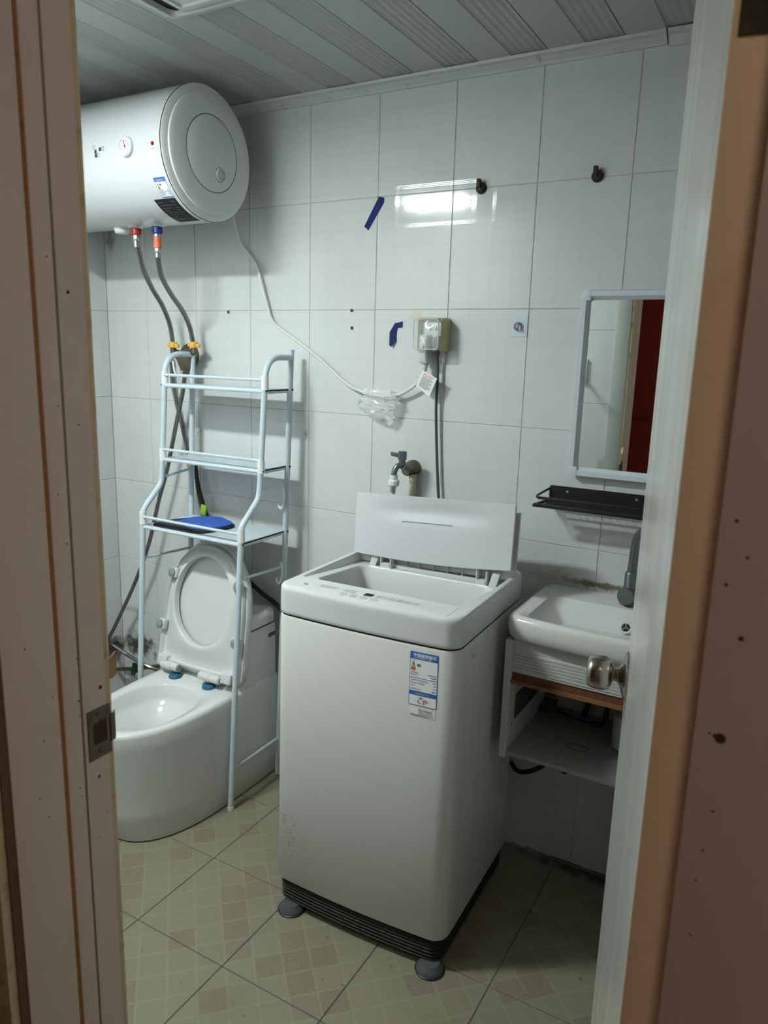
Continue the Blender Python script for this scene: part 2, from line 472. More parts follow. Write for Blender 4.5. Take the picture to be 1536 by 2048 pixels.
def machine_mat():
    m, nt, b = new_mat('washer_enamel')
    p, xs = locpos(nt)
    col = (0.565, 0.56, 0.54)
    c = mixc(nt, M_(nt, 'MULTIPLY', ramp(nt, noise(nt, p, 55.0, 5.0, 0.6), 0.70, 0.75), 0.4), col, (0.34, 0.30, 0.24))
    sc = noise(nt, scaled(nt, p, (60.0, 60.0, 330.0)), 1.0, 4.0, 0.75)
    def win(ax, a0, a1, b0, b1):
        return M_(nt, 'SUBTRACT', ramp(nt, xs[ax], a0, a1), ramp(nt, xs[ax], b0, b1))
    mask = M_(nt, 'MULTIPLY', win(0, -0.275, -0.25, -0.20, -0.13), win(2, 0.14, 0.20, 0.25, 0.36))
    scr = M_(nt, 'MULTIPLY', M_(nt, 'MULTIPLY', ramp(nt, sc, 0.56, 0.62), mask), 0.85)
    c = mixc(nt, scr, c, (0.20, 0.15, 0.12))
    drip = noise(nt, scaled(nt, p, (40.0, 26.0, 1.2)), 1.0, 3.0)
    side = ramp(nt, xs[0], 0.23, 0.255)
    c = mixc(nt, M_(nt, 'MULTIPLY', M_(nt, 'MULTIPLY', ramp(nt, drip, 0.5, 0.7), side), 0.4), c, (0.52, 0.47, 0.38))
    L(nt, c, b.inputs['Base Color'])
    b.inputs['Roughness'].default_value = 0.34
    return m
WASHER = machine_mat()

def text_on(s, size, mat, parent, name='printed_text', origin=(0,0,0), right=(1,0,0), up=(0,0,1), align='LEFT', weight=0.0):
    """flat lettering as a mesh in the plane spanned by right and up"""
    cu = bpy.data.curves.new(name, 'FONT'); cu.body = s; cu.size = size; cu.align_x = align; cu.offset = weight; cu.resolution_u = 2
    t = bpy.data.objects.new('tmp', cu); COL.objects.link(t)
    dg = bpy.context.evaluated_depsgraph_get()
    me = bpy.data.meshes.new_from_object(t.evaluated_get(dg))
    bpy.data.objects.remove(t, do_unlink=True)
    r, u = Vector(right).normalized(), Vector(up).normalized()
    off = Vector(ORG[parent.name]); o_ = Vector(origin)
    for v in me.vertices:
        v.co = o_ + r*v.co.x + u*v.co.y - off
    me.name = name
    me.materials.clear(); me.materials.append(mat)
    o = bpy.data.objects.new(name, me); COL.objects.link(o); o.parent = parent
    ORG[o.name] = ORG[parent.name]
    return o

# ================================================================ THE SETTING
def wall_tiles(wall, mat, us, zs, place, flip, skip=None, gap=0.0018, proud=0.005):
    """one object per tile; tiles of the same size share mesh data. place(u, z) -> world point of the lower-left corner"""
    cache = {}
    for i in range(len(us)-1):
        for k in range(len(zs)-1):
            u0, u1, z0, z1 = us[i], us[i+1], zs[k], zs[k+1]
            if skip and skip((u0+u1)/2, (z0+z1)/2): continue
            wu, wz = round(u1-u0-gap, 4), round(z1-z0-gap, 4)
            if wu < 0.004 or wz < 0.004: continue
            if (wu, wz) not in cache:
                mb = MB()
                mb.box(0, wu, -proud, 0, 0, wz)
                me = mesh_of('tile', mb, bevel=0.0012, seg=1)
                me.materials.append(mat)
                cache[(wu, wz)] = me
            put('tile', cache[(wu, wz)], place(u0+gap/2, z0+gap/2), wall, flip)

ZS = [0.0, 0.343, 0.673, 1.003, 1.333, 1.663, 1.993, CZ]

# back wall (y = 0): tile faces stand at y = 0
wb = solo('wall_back', MB().box(-0.12, RX+0.12, 0.0018, 0.12, -0.05, CZ+0.1), GROUT, (0, 0, 0))
tag(wb, 'back wall of glossy white tiles behind the washing machine', kind='structure')
US = [0.0] + [0.215+0.25*k for k in range(9)] + [RX]
wall_tiles(wb, TILE_B, US, ZS, lambda u, z: (u, 0.005, z), (0, 0, 0))
# left wall (x = 0)
wl = solo('wall_left', MB().box(-0.12, -0.0018, RY-0.02, 0.0045, -0.05, CZ+0.1), GROUT, (0, 0, 0))
tag(wl, 'narrow strip of white tiled side wall behind the water heater', kind='structure')
VS = [0.0, -0.10] + [-0.10-0.25*k for k in range(1, 6)] + [RY]
VS = sorted(set(VS))
wall_tiles(wl, TILE_L, VS, ZS, lambda u, z: (-0.005, u, z), (0, 0, PI/2))
# right wall
wr = solo('wall_right', MB().box(RX+0.0018, RX+0.12, RY-0.02, 0.0045, -0.05, CZ+0.1), GROUT, (0, 0, 0))
tag(wr, 'white tiled side wall hidden behind the open door', kind='structure')
def _pr(u, z): return (RX+0.005, -u, z)
wall_tiles(wr, TILE_R, sorted(-v for v in VS), ZS, _pr, (0, 0, -PI/2))
# front wall with the doorway (opening x 1.70 .. 2.39, z 0 .. 2.02)
DX0, DX1, DZ = 1.70, 2.3905, 2.03
mb = MB()
mb.box(-0.12, DX0-0.03, RY-0.14, RY-0.0018, -0.05, CZ+0.1)
mb.box(DX1+0.20, RX+0.25, RY-0.14, RY-0.0018, -0.05, CZ+0.1)
mb.box(DX1+0.05, DX1+0.20, -1.484, RY-0.0018, -0.05, CZ+0.1)
mb.box(DX0-0.03, DX1+0.20, RY-0.14, RY-0.0018, DZ+0.03, CZ+0.1)
wf = solo('wall_front', mb, GROUT, (0, 0, 0))
tag(wf, 'tiled wall around the doorway, seen in the mirror', kind='structure')
US2 = sorted(set([0.0, 0.13, 0.38, 0.63, 0.88, 1.13, 1.38, 1.63, 1.88, 2.13, 2.38, RX]))
def _pf(u, z): return (u, RY-0.005, z)
cachef = {}
for i in range(len(US2)-1):
    for k in range(len(ZS)-1):
        u0, u1, z0, z1 = US2[i], US2[i+1], ZS[k], ZS[k+1]
        if (u0+u1)/2 > DX0-0.05 and z0 < DZ+0.03:
            if z1 <= DZ+0.03 or u0 > 2.3: continue
            z0 = DZ+0.05
        key = (round(u1-u0, 4), round(z1-z0, 4))
        if key not in cachef:
            me = mesh_of('tile', MB().box(0, key[0]-0.0022, 0, 0.005, 0, key[1]-0.0022), bevel=0.0012, seg=1)
            me.materials.append(TILE_F); cachef[key] = me
        put('tile', cachef[key], (u0+0.0011, RY-0.005, z0+0.0011), wf)

# floor
fl = solo('floor', MB().box(-0.12, RX+0.12, RY-0.14, 0.12, -0.10, -0.0022), GROUT_D, (0, 0, 0))
tag(fl, 'beige patterned ceramic tile floor of the bathroom', kind='structure')
FX = [0.0] + [1.017-0.3015*3+0.3015*k for k in range(8)] + [RX]
FY = [RY-0.14] + [-0.855-0.3*2+0.3*k for k in range(5)] + [0.0]
FX = [x for x in FX if x <= RX]
cache = {}
for i in range(len(FX)-1):
    for k in range(len(FY)-1):
        a, b_ = round(FX[i+1]-FX[i]-0.003, 4), round(FY[k+1]-FY[k]-0.003, 4)
        if a < 0.01 or b_ < 0.01: continue
        if (a, b_) not in cache:
            me = mesh_of('tile', MB().box(0, a, 0, b_, -0.008, 0), bevel=0.0012, seg=1)
            me.materials.append(FLOOR); cache[(a, b_)] = me
        put('tile', cache[(a, b_)], (FX[i]+0.0015, FY[k]+0.0015, 0), fl)

# ceiling of PVC strips running front to back
ce = solo('ceiling', MB().box(-0.12, RX+0.12, RY-0.02, 0.02, CZ+0.012, CZ+0.10), CEIL_B, (0, 0, 0))
tag(ce, 'ceiling of alternating plain and ribbed grey plastic strips', kind='structure')
x = 1.245-0.194*7
pm = mesh_of('strip', MB().box(0.001, 0.097, RY, 0, 0, 0.012), bevel=0.0015, seg=1); pm.materials.append(CEIL_P)
poly = []
nr = 30
for i in range(nr+1):
    poly.append((0.001+0.0945*i/nr, 0.0012 + 0.0016*(1-math.cos(2*PI*5*i/nr))/2))
poly = poly + [(0.0955, 0.012), (0.001, 0.012)]
rb = MB().prism(poly, lambda a, b: (a, RY, b), lambda a, b: (a, 0, b))
rm = mesh_of('strip', rb, sharp=60); rm.materials.append(CEIL_R)
while x < RX:
    if x > -0.1: put('strip', rm, (x, 0, CZ), ce)
    if x+0.097 > -0.08 and x+0.097 < RX: put('strip', pm, (x+0.097, 0, CZ), ce)
    x += 0.194

# cornice trims under the ceiling
prof = [(0,0), (-0.006,0), (-0.009,0.006), (-0.022,0.016), (-0.032,0.019), (-0.034,0.026), (0,0.026)]
t1 = solo('trim_1', MB().prism(prof, lambda a, b: (0.0, a, CZ-0.026+b), lambda a, b: (2.02, a, CZ-0.026+b)), TRIM_P, (0, 0, 0), sharp=20)
tag(t1, 'long grimy white plastic cornice between ceiling and back wall', kind='structure')
t2 = solo('trim_2', MB().prism(prof, lambda a, b: (2.024, a*1.05, CZ-0.031+b*1.15), lambda a, b: (RX, a*1.05, CZ-0.034+b*1.15)), TRIM_P, (0, 0, 0), sharp=20)
tag(t2, 'short sagging end piece of the plastic cornice near the door', kind='structure')
t3 = solo('trim_3', MB().prism(prof, lambda a, b: (-a, 0, CZ-0.026+b), lambda a, b: (-a, RY, CZ-0.026+b)), TRIM_P, (0, 0, 0), sharp=20)
tag(t3, 'plastic cornice along the side wall above the water heater', kind='structure')

# ---------------------------------------------------------------- left door jamb
JX = 1.70
jl = thing('trim_4', 'pink painted door jamb with orange stained grooves and strike plate', None, (JX, -1.53, 0), kind='structure')
H = DZ+0.02
obj('rebate', MB().box(JX-0.03, JX, -1.503, -1.468, 0, H), PINK, jl)
cor = MB().prism([(JX-0.03,-1.468),(JX,-1.468),(JX+0.001,-1.463),(JX-0.002,-1.4585),(JX-0.03,-1.458)], lambda a, b: (a, b, 0), lambda a, b: (a, b, H))
obj('corner_bead', cor, TANJ, jl)
obj('seal_strip', MB().box(JX-0.03, JX-0.0015, -1.5075, -1.503, 0, H), MAUVE, jl)
obj('door_stop', MB().box(JX-0.03, JX+0.0012, -1.5305, -1.5075, 0, H), PINK, jl, bevel=0.001)
obj('stained_groove', MB().box(JX-0.03, JX-0.0012, -1.5365, -1.5305, 0, H), ORANGE_W, jl)
obj('casing', MB().box(JX-0.03, JX+0.001, -1.6035, -1.5365, 0, H), PINK, jl, bevel=0.001)
obj('outer_edge', MB().box(JX-0.06, JX-0.001, -1.614, -1.6035, 0, H), BROWN_W, jl)
obj('outer_casing', MB().box(JX-0.10, JX-0.004, -1.625, -1.614, 0, H), TANJ, jl)
# grey casing on the bathroom side (seen in the mirror)
obj('inner_casing', MB().box(JX-0.075, JX-0.012, -1.4600, -1.4560, 0, H), GREYFR, jl, bevel=0.002)
# strike plate with latch hole
sp = MB()
zc = 1.045; hz = 0.034
def spb(y0, y1, z0, z1): sp.box(JX-0.001, JX+0.0016, y0, y1, z0, z1)
spb(-1.4985, -1.4635, zc+0.014, zc+hz); spb(-1.4985, -1.4635, zc-hz, zc-0.014)
spb(-1.4985, -1.491, zc-0.014, zc+0.014); spb(-1.471, -1.4635, zc-0.014, zc+0.014)
spo = obj('strike_plate', sp, DARKST, jl, bevel=0.0005, seg=1)
obj('latch_hole', MB().box(JX-0.001, JX+0.0004, -1.491, -1.471, zc-0.014, zc+0.014), SPOT, spo)
obj('strike_lip', MB().prism([(JX+0.0016,-1.466),(JX+0.0016,-1.458),(JX-0.004,-1.452),(JX-0.0055,-1.4535),(JX-0.0005,-1.4595),(JX-0.0005,-1.466)], lambda a, b: (a, b, zc-0.019), lambda a, b: (a, b, zc+0.019)), DARKST, spo)
for dz in (0.025, -0.025):
    obj('screw', MB().lathe([(0.0035, 0), (0.0035, 0.0008), (0.0025, 0.0012)], (JX+0.0016, -1.481, zc+dz), (1,0,0), n=12), DARKST, spo)
# torn veneer flap on the jamb's inner corner
fl_pts = [(0,0.0),(0.003,0.012),(0.007,0.020),(0.008,0.006),(0.007,-0.012),(0.003,-0.018),(0.0,-0.015)]
flap = MB().prism(fl_pts, lambda a, b: (JX-0.002+a*1.2, -1.462+a*0.9, 1.128+b), lambda a, b: (JX-0.0035+a*1.2, -1.4608+a*0.9, 1.128+b))
obj('torn_flap', flap, TANJ, jl)
# rust specks on the painted jamb
rs = random.Random(4)
for (yy, zz, r) in [(-1.490,1.585,0.0022),(-1.486,1.437,0.0012),(-1.512,1.46,0.001),(-1.508,1.155,0.0012),(-1.509,1.10,0.0014),(-1.476,1.105,0.0028),(-1.5095,1.08,0.0011),
                    (-1.485,0.985,0.0022),(-1.513,0.972,0.001),(-1.476,0.93,0.001),(-1.56,1.07,0.0012),(-1.575,1.19,0.0012),(-1.512,1.30,0.0012),(-1.56,0.97,0.001),(-1.52,1.36,0.001),
                    (-1.545,1.12,0.001),(-1.57,1.0,0.0012),(-1.515,1.62,0.0011),(-1.515,0.985,0.0012),(-1.49,0.90,0.001)]:
    xx = JX+0.0002 if yy > -1.5075 else (JX+0.0013 if yy > -1.531 else JX+0.0011)
    obj('rust_spot', MB().lathe([(r, 0), (r*0.6, 0.0003)], (xx, yy, zz), (1,0,0), n=8), SPOT, jl)

# ---------------------------------------------------------------- right jamb and head
jr = thing('trim_5', 'mauve-pink door jamb with rust spots beside the open door', None, (DX1+0.03, -1.5, 0), kind='structure')
obj('jamb_face', MB().box(DX1, DX1+0.05, -1.500, -1.470, 0, H).box(DX1+0.05, DX1+0.20, -1.500, -1.484, 0, H), plain('mauve_frame_paint', (0.62, 0.44, 0.40), 0.55, dirt=(0.54, 0.36, 0.29), dscale=6.0, damt=(0.5, 0.9), bump=0.12, bscale=80.0), jr)
obj('jamb_back', MB().box(DX1+0.006, DX1+0.05, -1.470, RY+0.004, 0, H), GREYFR, jr)
for (px_, z_, r) in [(2.4035,1.428,0.0015),(2.402,1.385,0.0014),(2.4105,1.277,0.0042),(2.407,1.278,0.0017),(2.4035,1.279,0.0010),(2.412,1.222,0.0011),(2.409,1.19,0.0010),(2.4125,1.405,0.0012),(2.408,1.12,0.0011),(2.415,1.35,0.002),(2.407,1.165,0.001)]:
    obj('rust_spot', MB().lathe([(r, 0), (r*0.7, 0.0003)], (2.437-(2.437-px_)*1.077, -1.5000, 1.526-(1.526-z_)*1.077), (0,-1,0), n=10), SPOT, jr)
hd = solo('trim_6', MB().box(DX0-0.06, DX1+0.20, -1.61, RY+0.004, DZ, DZ+0.05), PINK, (2.0, -1.53, DZ))
tag(hd, 'pink painted door frame head above the doorway', kind='structure')

# ---------------------------------------------------------------- the open door
A = Vector((2.359, -1.48)); B = Vector((2.229, -0.88))
ang = math.atan2(B.y-A.y, B.x-A.x)          # leaf direction; local +x runs from hinge to free edge, local +y is the face towards the room
dr = thing('door_1', 'white film-covered bathroom door standing open beside the basin', None, (A.x, A.y, 0), kind='structure', rot=ang, local=True)
DL = (B-A).length; TH = 0.033
obj('leaf', MB().box(0.002, DL, -TH, 0, 0.012, 2.0), FILM, dr, bevel=0.001)
obj('hinge_edge', MB().box(-0.002, 0.002, -TH, 0.0005, 0.012, 2.0), TAN, dr)
for zz in (0.18, 1.736):
    h = obj('hinge', MB().box(-0.0035, -0.002, -TH-0.004, -0.004, zz, zz+0.10), RUSTY, dr)
    obj('barrel', MB().cyl((-0.004, -TH-0.006, zz), (-0.004, -TH-0.006, zz+0.10), 0.006, n=12), RUSTY, h)
kx, kz = 0.572, 1.044
for s in (1, -1):
    y0 = 0.0 if s > 0 else -TH
    k = obj('knob', MB().lathe([(0.011,0.0215),(0.016,0.0225),(0.0235,0.0265),(0.0265,0.0345),(0.0268,0.044),(0.0255,0.054),(0.0225,0.0595),(0.017,0.0615),(0.006,0.0622)], (kx, y0, kz), (0, s, 0), n=40), CHROME, dr, sharp=50)
    obj('rosette', MB().lathe([(0.038,0),(0.038,0.003),(0.035,0.005),(0.024,0.008),(0.013,0.013),(0.0105,0.017),(0.0105,0.024)], (kx, y0, kz), (0, s, 0), n=40), CHROME, k, sharp=50)
obj('latch_bolt', MB().box(DL-0.001, DL+0.009, -TH*0.7, -TH*0.3, kz-0.01, kz+0.01), STEEL, dr)

# ---------------------------------------------------------------- the hall behind the camera
hf = solo('floor_hall', MB().box(-0.6, 3.9, -3.3, RY-0.14, -0.10, -0.002), HALLF, (1.6, -2.4, 0)); tag(hf, 'stone floor of the hall outside the bathroom', kind='structure')
hc = solo('ceiling_hall', MB().box(-0.6, 3.9, -3.3, RY-0.14, 2.60, 2.70), HALLW, (1.6, -2.4, 2.6)); tag(hc, 'plaster ceiling of the hall outside the bathroom', kind='structure')
hb = solo('wall_hall_back', MB().box(-0.6, 3.9, -3.42, -3.3, -0.1, 2.7), HALLW, (1.6, -3.3, 0)); tag(hb, 'plaster wall across the hall from the bathroom', kind='structure')
h1 = solo('wall_hall_left', MB().box(-0.72, -0.6, -3.42, RY-0.14, -0.1, 2.7), HALLW, (-0.6, -2.4, 0)); tag(h1, 'plaster end wall of the hall, beyond the heater side', kind='structure')
h2 = solo('wall_hall_right', MB().box(3.9, 4.02, -3.42, RY-0.14, -0.1, 2.7), HALLW, (3.9, -2.4, 0)); tag(h2, 'plaster end wall of the hall, beyond the basin side', kind='structure')
h3 = solo('wall_hall_front', MB().box(RX+0.12, 3.9, RY-0.14, RY-0.02, -0.1, 2.7).box(-0.6, -0.12, RY-0.14, RY-0.02, -0.1, 2.7).box(-0.12, RX+0.12, RY-0.14, RY-0.02, CZ+0.1, 2.7), HALLW, (3, RY-0.1, 0))
tag(h3, 'plaster wall of the hall on either side of the doorway', kind='structure')
d2 = thing('door_2', 'dark red varnished door across the hall, seen in the mirror', None, (1.3, -3.28, 0), kind='structure')
obj('leaf', MB().box(0.84, 1.76, -3.30, -3.262, 0.01, 2.15), DARKRED, d2, bevel=0.003)
for (a, b_, c, d) in ((0.97, 1.63, 1.15, 2.0), (0.97, 1.63, 0.18, 0.95)):
    obj('raised_panel', MB().box(a, b_, -3.262, -3.252, c, d), DARKRED, d2, bevel=0.005)
for a in (0.77, 1.76):
    obj('casing', MB().box(a, a+0.07, -3.30, -3.255, 0.0, 2.22), BROWN_W, d2, bevel=0.003)
obj('casing', MB().box(0.84, 1.76, -3.30, -3.255, 2.15, 2.22), BROWN_W, d2, bevel=0.003)
hl = thing('hall_lamp', 'round warm ceiling lamp in the hall outside the bathroom', 'lamp', (2.70, -2.40, 2.60))
obj('base', MB().lathe([(0.15, 0), (0.15, -0.02)], (2.70, -2.40, 2.60), (0,0,1), n=32), LAMPFR, hl)
obj('diffuser', MB().lathe([(0.145, -0.02), (0.14, -0.045), (0.11, -0.065), (0.05, -0.075)], (2.70, -2.40, 2.60), (0,0,1), n=32), HALLLAMP, hl)

# ---------------------------------------------------------------- lamp and fan on the bathroom ceiling
LX, LY = 0.79, -1.25
la = thing('ceiling_lamp', 'oblong white light panel under the strip ceiling near the doorway wall', 'lamp', (LX, LY, CZ))
obj('housing', MB().box(LX-0.165, LX+0.165, LY-0.075, LY+0.075, CZ-0.074, CZ), LAMPFR, la, bevel=0.004)
obj('diffuser', MB().box(LX-0.15, LX+0.15, LY-0.045, LY+0.045, CZ-0.0746, CZ-0.0735), LAMPD, la)

fx0, fx1, fy0, fy1 = 0.995, 1.30, -0.915, -0.605
fa = thing('exhaust_fan', 'square white exhaust fan with dark side slots in the ceiling', 'exhaust fan', ((fx0+fx1)/2, (fy0+fy1)/2, CZ))
zt = CZ
ring = MB()
o1, i1 = rrect(fx0, fx1, fy0, fy1, 0.03), rrect(fx0+0.022, fx1-0.022, fy0+0.022, fy1-0.022, 0.022)
om = rrect(fx0+0.004, fx1-0.004, fy0+0.004, fy1-0.004, 0.028)
ring.loft([at_z(o1, zt), at_z(o1, zt-0.010), at_z(om, zt-0.015), at_z(i1, zt-0.017), at_z(i1, zt-0.004)], False, False)
obj('frame', ring, PLAST_W, fa, sharp=50)
obj('dark_slot', MB().loft([at_z(i1, zt-0.003), at_z(rrect(fx0+0.03, fx1-0.03, fy0+0.03, fy1-0.03, 0.02), zt-0.0025)], True, True), BLACK, fa)
pl = MB()
p1 = rrect(fx0+0.062, fx1-0.062, fy0+0.030, fy1-0.030, 0.012); p2 = rrect(fx0+0.067, fx1-0.067, fy0+0.035, fy1-0.035, 0.010)
p3 = rrect(fx0+0.078, fx1-0.078, fy0+0.055, fy1-0.055, 0.008)
pl.loft([at_z(p1, zt-0.004), at_z(p1, zt-0.014), at_z(p2, zt-0.018), at_z(p3, zt-0.018), at_z(p3, zt-0.013)], False, True)
obj('cover_panel', pl, PLAST_W, fa, sharp=50)

# ================================================================ WATER HEATER
HY, HZ, HR = -0.302, 2.083, 0.184
he = thing('water_heater', 'white horizontal tank water heater with round gauge hung under the ceiling', 'water heater', (0.45, HY, HZ-HR))
obj('tank', MB().lathe([(HR-0.02,0.05),(HR-0.004,0.058),(HR,0.07),(HR,0.806),(HR,0.811)], (0, HY, HZ), (1,0,0), n=72, cap1=False), HEAT_W, he)
obj('seam', MB().lathe([(HR-0.0025,0.810),(HR-0.0025,0.8135)], (0, HY, HZ), (1,0,0), n=72), BLACK, he)
cap = obj('end_cap', MB().lathe([(HR-0.001,0.8135),(HR-0.0005,0.8155),(HR-0.003,0.8175),(HR-0.012,0.820),(HR-0.020,0.822),(HR-0.0215,0.8255),(HR-0.024,0.8265),(0.15,0.829),(0.112,0.8325),(0.106,0.8325)], (0, HY, HZ), (1,0,0), n=72, cap0=False, cap1=False), HEAT_CAP, he)
obj('cap_groove', MB().lathe([(0.106,0.8325),(0.1045,0.8305),(0.103,0.8325)], (0, HY, HZ), (1,0,0), n=64, cap0=False, cap1=False), PAD_G, cap)
obj('cap_disc', MB().lathe([(0.103,0.8325),(0.101,0.8335),(0.05,0.835),(0.02,0.8355)], (0, HY, HZ), (1,0,0), n=64, cap0=False), HEAT_CAP, cap)
dial = obj('thermostat_dial', MB().lathe([(0.019,0.833),(0.019,0.8395),(0.0165,0.8405),(0.016,0.837)], (0, HY+0.028, HZ-0.052), (1,0,0), n=28, cap0=False), PLAST_W, he)
obj('dial_gap', MB().lathe([(0.0206,0.8340),(0.0206,0.8362)], (0, HY+0.028, HZ-0.052), (1,0,0), n=28), PAD_G, dial)
obj('dial_grip', MB().box(0.837, 0.841, HY+0.028-0.0155, HY+0.028+0.0155, HZ-0.055, HZ-0.049), PLAST_W, dial)
def hpt(x, deg, r=HR):
    a = math.radians(deg)
    return Vector((x, HY - r*math.cos(a), HZ + r*math.sin(a)))
def hpatch(x0, x1, d0, d1, r, n=10):
    mb = MB(); vs = []
    for k in range(n+1):
        d = d0 + (d1-d0)*k/n
        vs += [hpt(x0, d, r), hpt(x1, d, r)]
    return mb.add(vs, [(2*k, 2*k+1, 2*k+3, 2*k+2) for k in range(n)])
# gauge
gc = hpt(0.683, -2.5)
ga = obj('gauge', MB().lathe([(0.027,-0.004),(0.027,0.006),(0.024,0.010),(0.0215,0.009),(0.021,0.006)], gc, (0,-1,0), n=36, cap0=False), plain('gauge_rim', (0.72, 0.74, 0.78), 0.15, coat=0.5), he)
obj('dial_face', MB().lathe([(0.0205,0.0055),(0.001,0.0057)], gc, (0,-1,0), n=32), PAPER, ga)
nd = MB(); 
for a in range(-130, 131, 20):
    t = math.radians(90-a)
    d = Vector((math.cos(t), 0, math.sin(t)))
    nd.obox(gc+Vector((0,-0.0062,0))+d*0.0165, d*0.002, Vector((0,0.0002,0)), Vector((-d.z,0,d.x))*0.0004)
obj('dial_marks', nd, INK, ga)
dn = Vector((-0.35, 0, 0.93)).normalized()
nm = MB().obox(gc+Vector((0,-0.0068,0))+dn*0.004, dn*0.012, Vector((0,0.0003,0)), Vector((-dn.z,0,dn.x))*0.0009)
nm.lathe([(0.0028,0.006),(0.0028,0.0075)], gc, (0,-1,0), n=12)
obj('needle', nm, plain('needle_red', (0.20, 0.03, 0.03), 0.5), ga)
for rr, a0, a1 in ((0.0125, 20, 150),):
    arc = [gc + Vector((rr*math.cos(math.radians(a)), -0.0062, rr*math.sin(math.radians(a)))) for a in range(-20, 121, 10)]
    obj('dial_arc', MB().tube(arc, 0.0004, n=5, sub=1), INK_R, ga)
lc = hpt(0.784, -3)
obj('indicator_lamp', MB().lathe([(0.0055,-0.002),(0.0055,0.001),(0.004,0.003),(0.001,0.0035)], lc, (0,-1,0), n=18), plain('lamp_lens_red', (0.25, 0.01, 0.01), 0.15), he)
text_on('加热', 0.008, INK_G, he, 'lamp_caption', origin=hpt(0.776, -7.2, HR+0.0004), right=(1,0,0), up=(0,0.12,1))
# little printed squares
for (x, d, fill) in ((0.575,-1.2,True),(0.587,-0.9,False),(0.556,-2.6,True),(0.556,-5.9,True),(0.566,-5.7,False),(0.549,1.0,False)):
    if fill:
        obj('logo_square', hpatch(x-0.0045, x+0.0045, d-1.5, d+1.5, HR+0.0004, 2), INK, he)
    else:
        q = MB()
        for (a, b_, c, e) in ((x-0.0045,x+0.0045,d-1.5,d-1.2),(x-0.0045,x+0.0045,d+1.2,d+1.5),(x-0.0045,x-0.0037,d-1.5,d+1.5),(x+0.0037,x+0.0045,d-1.5,d+1.5)):
            o_ = hpatch(a, b_, c, e, HR+0.0004, 1); q.add(o_.v, o_.f)
        obj('logo_square', q, INK, he)
# energy sticker and rating sticker on the drum
es = obj('energy_label', hpatch(0.757, 0.799, -29.5, -47.8, HR+0.0004), PAPER, he)
obj('label_header', hpatch(0.757, 0.799, -29.5, -33.2, HR+0.0008, 3), LBLUE, es)
obj('label_footer', hpatch(0.757, 0.799, -46.9, -47.8, HR+0.0008, 2), LBLUE, es)
obj('label_rule', hpatch(0.757, 0.799, -42.2, -42.6, HR+0.0008, 1), LBLUE, es)
for a in (0.757, 0.7983): obj('label_rule', hpatch(a, a+0.0007, -29.5, -47.8, HR+0.0008), LBLUE, es)
bar = [(-34.5, INK_GR), (-35.5, INK_GR), (-36.5, INK_Y), (-37.5, INK_R), (-38.5, INK_R)]
for i, (d, mm) in enumerate(bar):
    obj('rating_bar', hpatch(0.7645-0.0012-0.0006*i, 0.7645+0.0012+0.0006*i, d, d-0.9, HR+0.0008, 1), mm, es)
obj('grade_mark', hpatch(0.7705, 0.776, -35.0, -36.4, HR+0.0008, 1), INK, es)
for d in (-40.2, -41.1, -43.4, -44.3, -45.3):
    obj('print_line', hpatch(0.760, 0.775, d, d-0.35, HR+0.0008, 1), INK_G, es)
    obj('print_line', hpatch(0.788, 0.796, d, d-0.35, HR+0.0008, 1), INK_G, es)
_d = -30.5
text_on('中国能效标识', 0.0052, PAPER, es, 'header_text', origin=hpt(0.762, -32.4, HR+0.0012), right=(1,0,0), up=(hpt(0,-30)-hpt(0,-33)))
rs_ = obj('rating_plate', hpatch(0.716, 0.799, -48.8, -84, HR+0.0004, 16), BLACKPL, he)
for i, d in enumerate((-52, -55.5, -59, -62, -65, -68, -71.5, -75, -78)):
    obj('print_line', hpatch(0.722+0.002*(i % 3), 0.745+0.012*((i*2) % 3), d, d-0.5, HR+0.0008, 1), INK_G, rs_)
    obj('print_line', hpatch(0.772, 0.790-0.004*(i % 2), d, d-0.5, HR+0.0008, 1), INK_G, rs_)
# outlets under the tank
zb = HZ-HR
for nm_, x, mm in (('outlet_collar', 0.505, HEAT_W), ('outlet_collar', 0.598, HEAT_W)):
    obj(nm_, MB().lathe([(0.030,0.010),(0.027,0.001),(0.018,-0.003),(0.012,-0.004)], (x, HY, zb), (0,0,1), n=28), mm, he)
obj('drain_plug', MB().lathe([(0.026,0.012),(0.025,-0.004),(0.022,-0.013),(0.018,-0.016)], (0.443, HY, zb), (0,0,1), n=28), PLAST_W, he)
for x, mm in ((0.505, RED), (0.598, BLUE)):
    pf = [(0.0155,0.002),(0.016,-0.006),(0.015,-0.022),(0.012,-0.024)]
    g = MB().lathe(pf, (x, HY, zb), (0,0,1), n=20)
    for k in range(12):
        a = 2*PI*k/12
        g.obox(Vector((x+0.0155*math.cos(a), HY+0.0155*math.sin(a), zb-0.012)), Vector((math.cos(a),math.sin(a),0))*0.0012, Vector((-math.sin(a),math.cos(a),0))*0.0015, Vector((0,0,0.009)))
    obj('union_nut', g, mm, he)
# wall bracket behind the tank
for x in (0.2, 0.6): obj('wall_bracket', MB().box(x, x+0.04, -0.13, 0, HZ-0.04, HZ+0.08), STEEL, he)

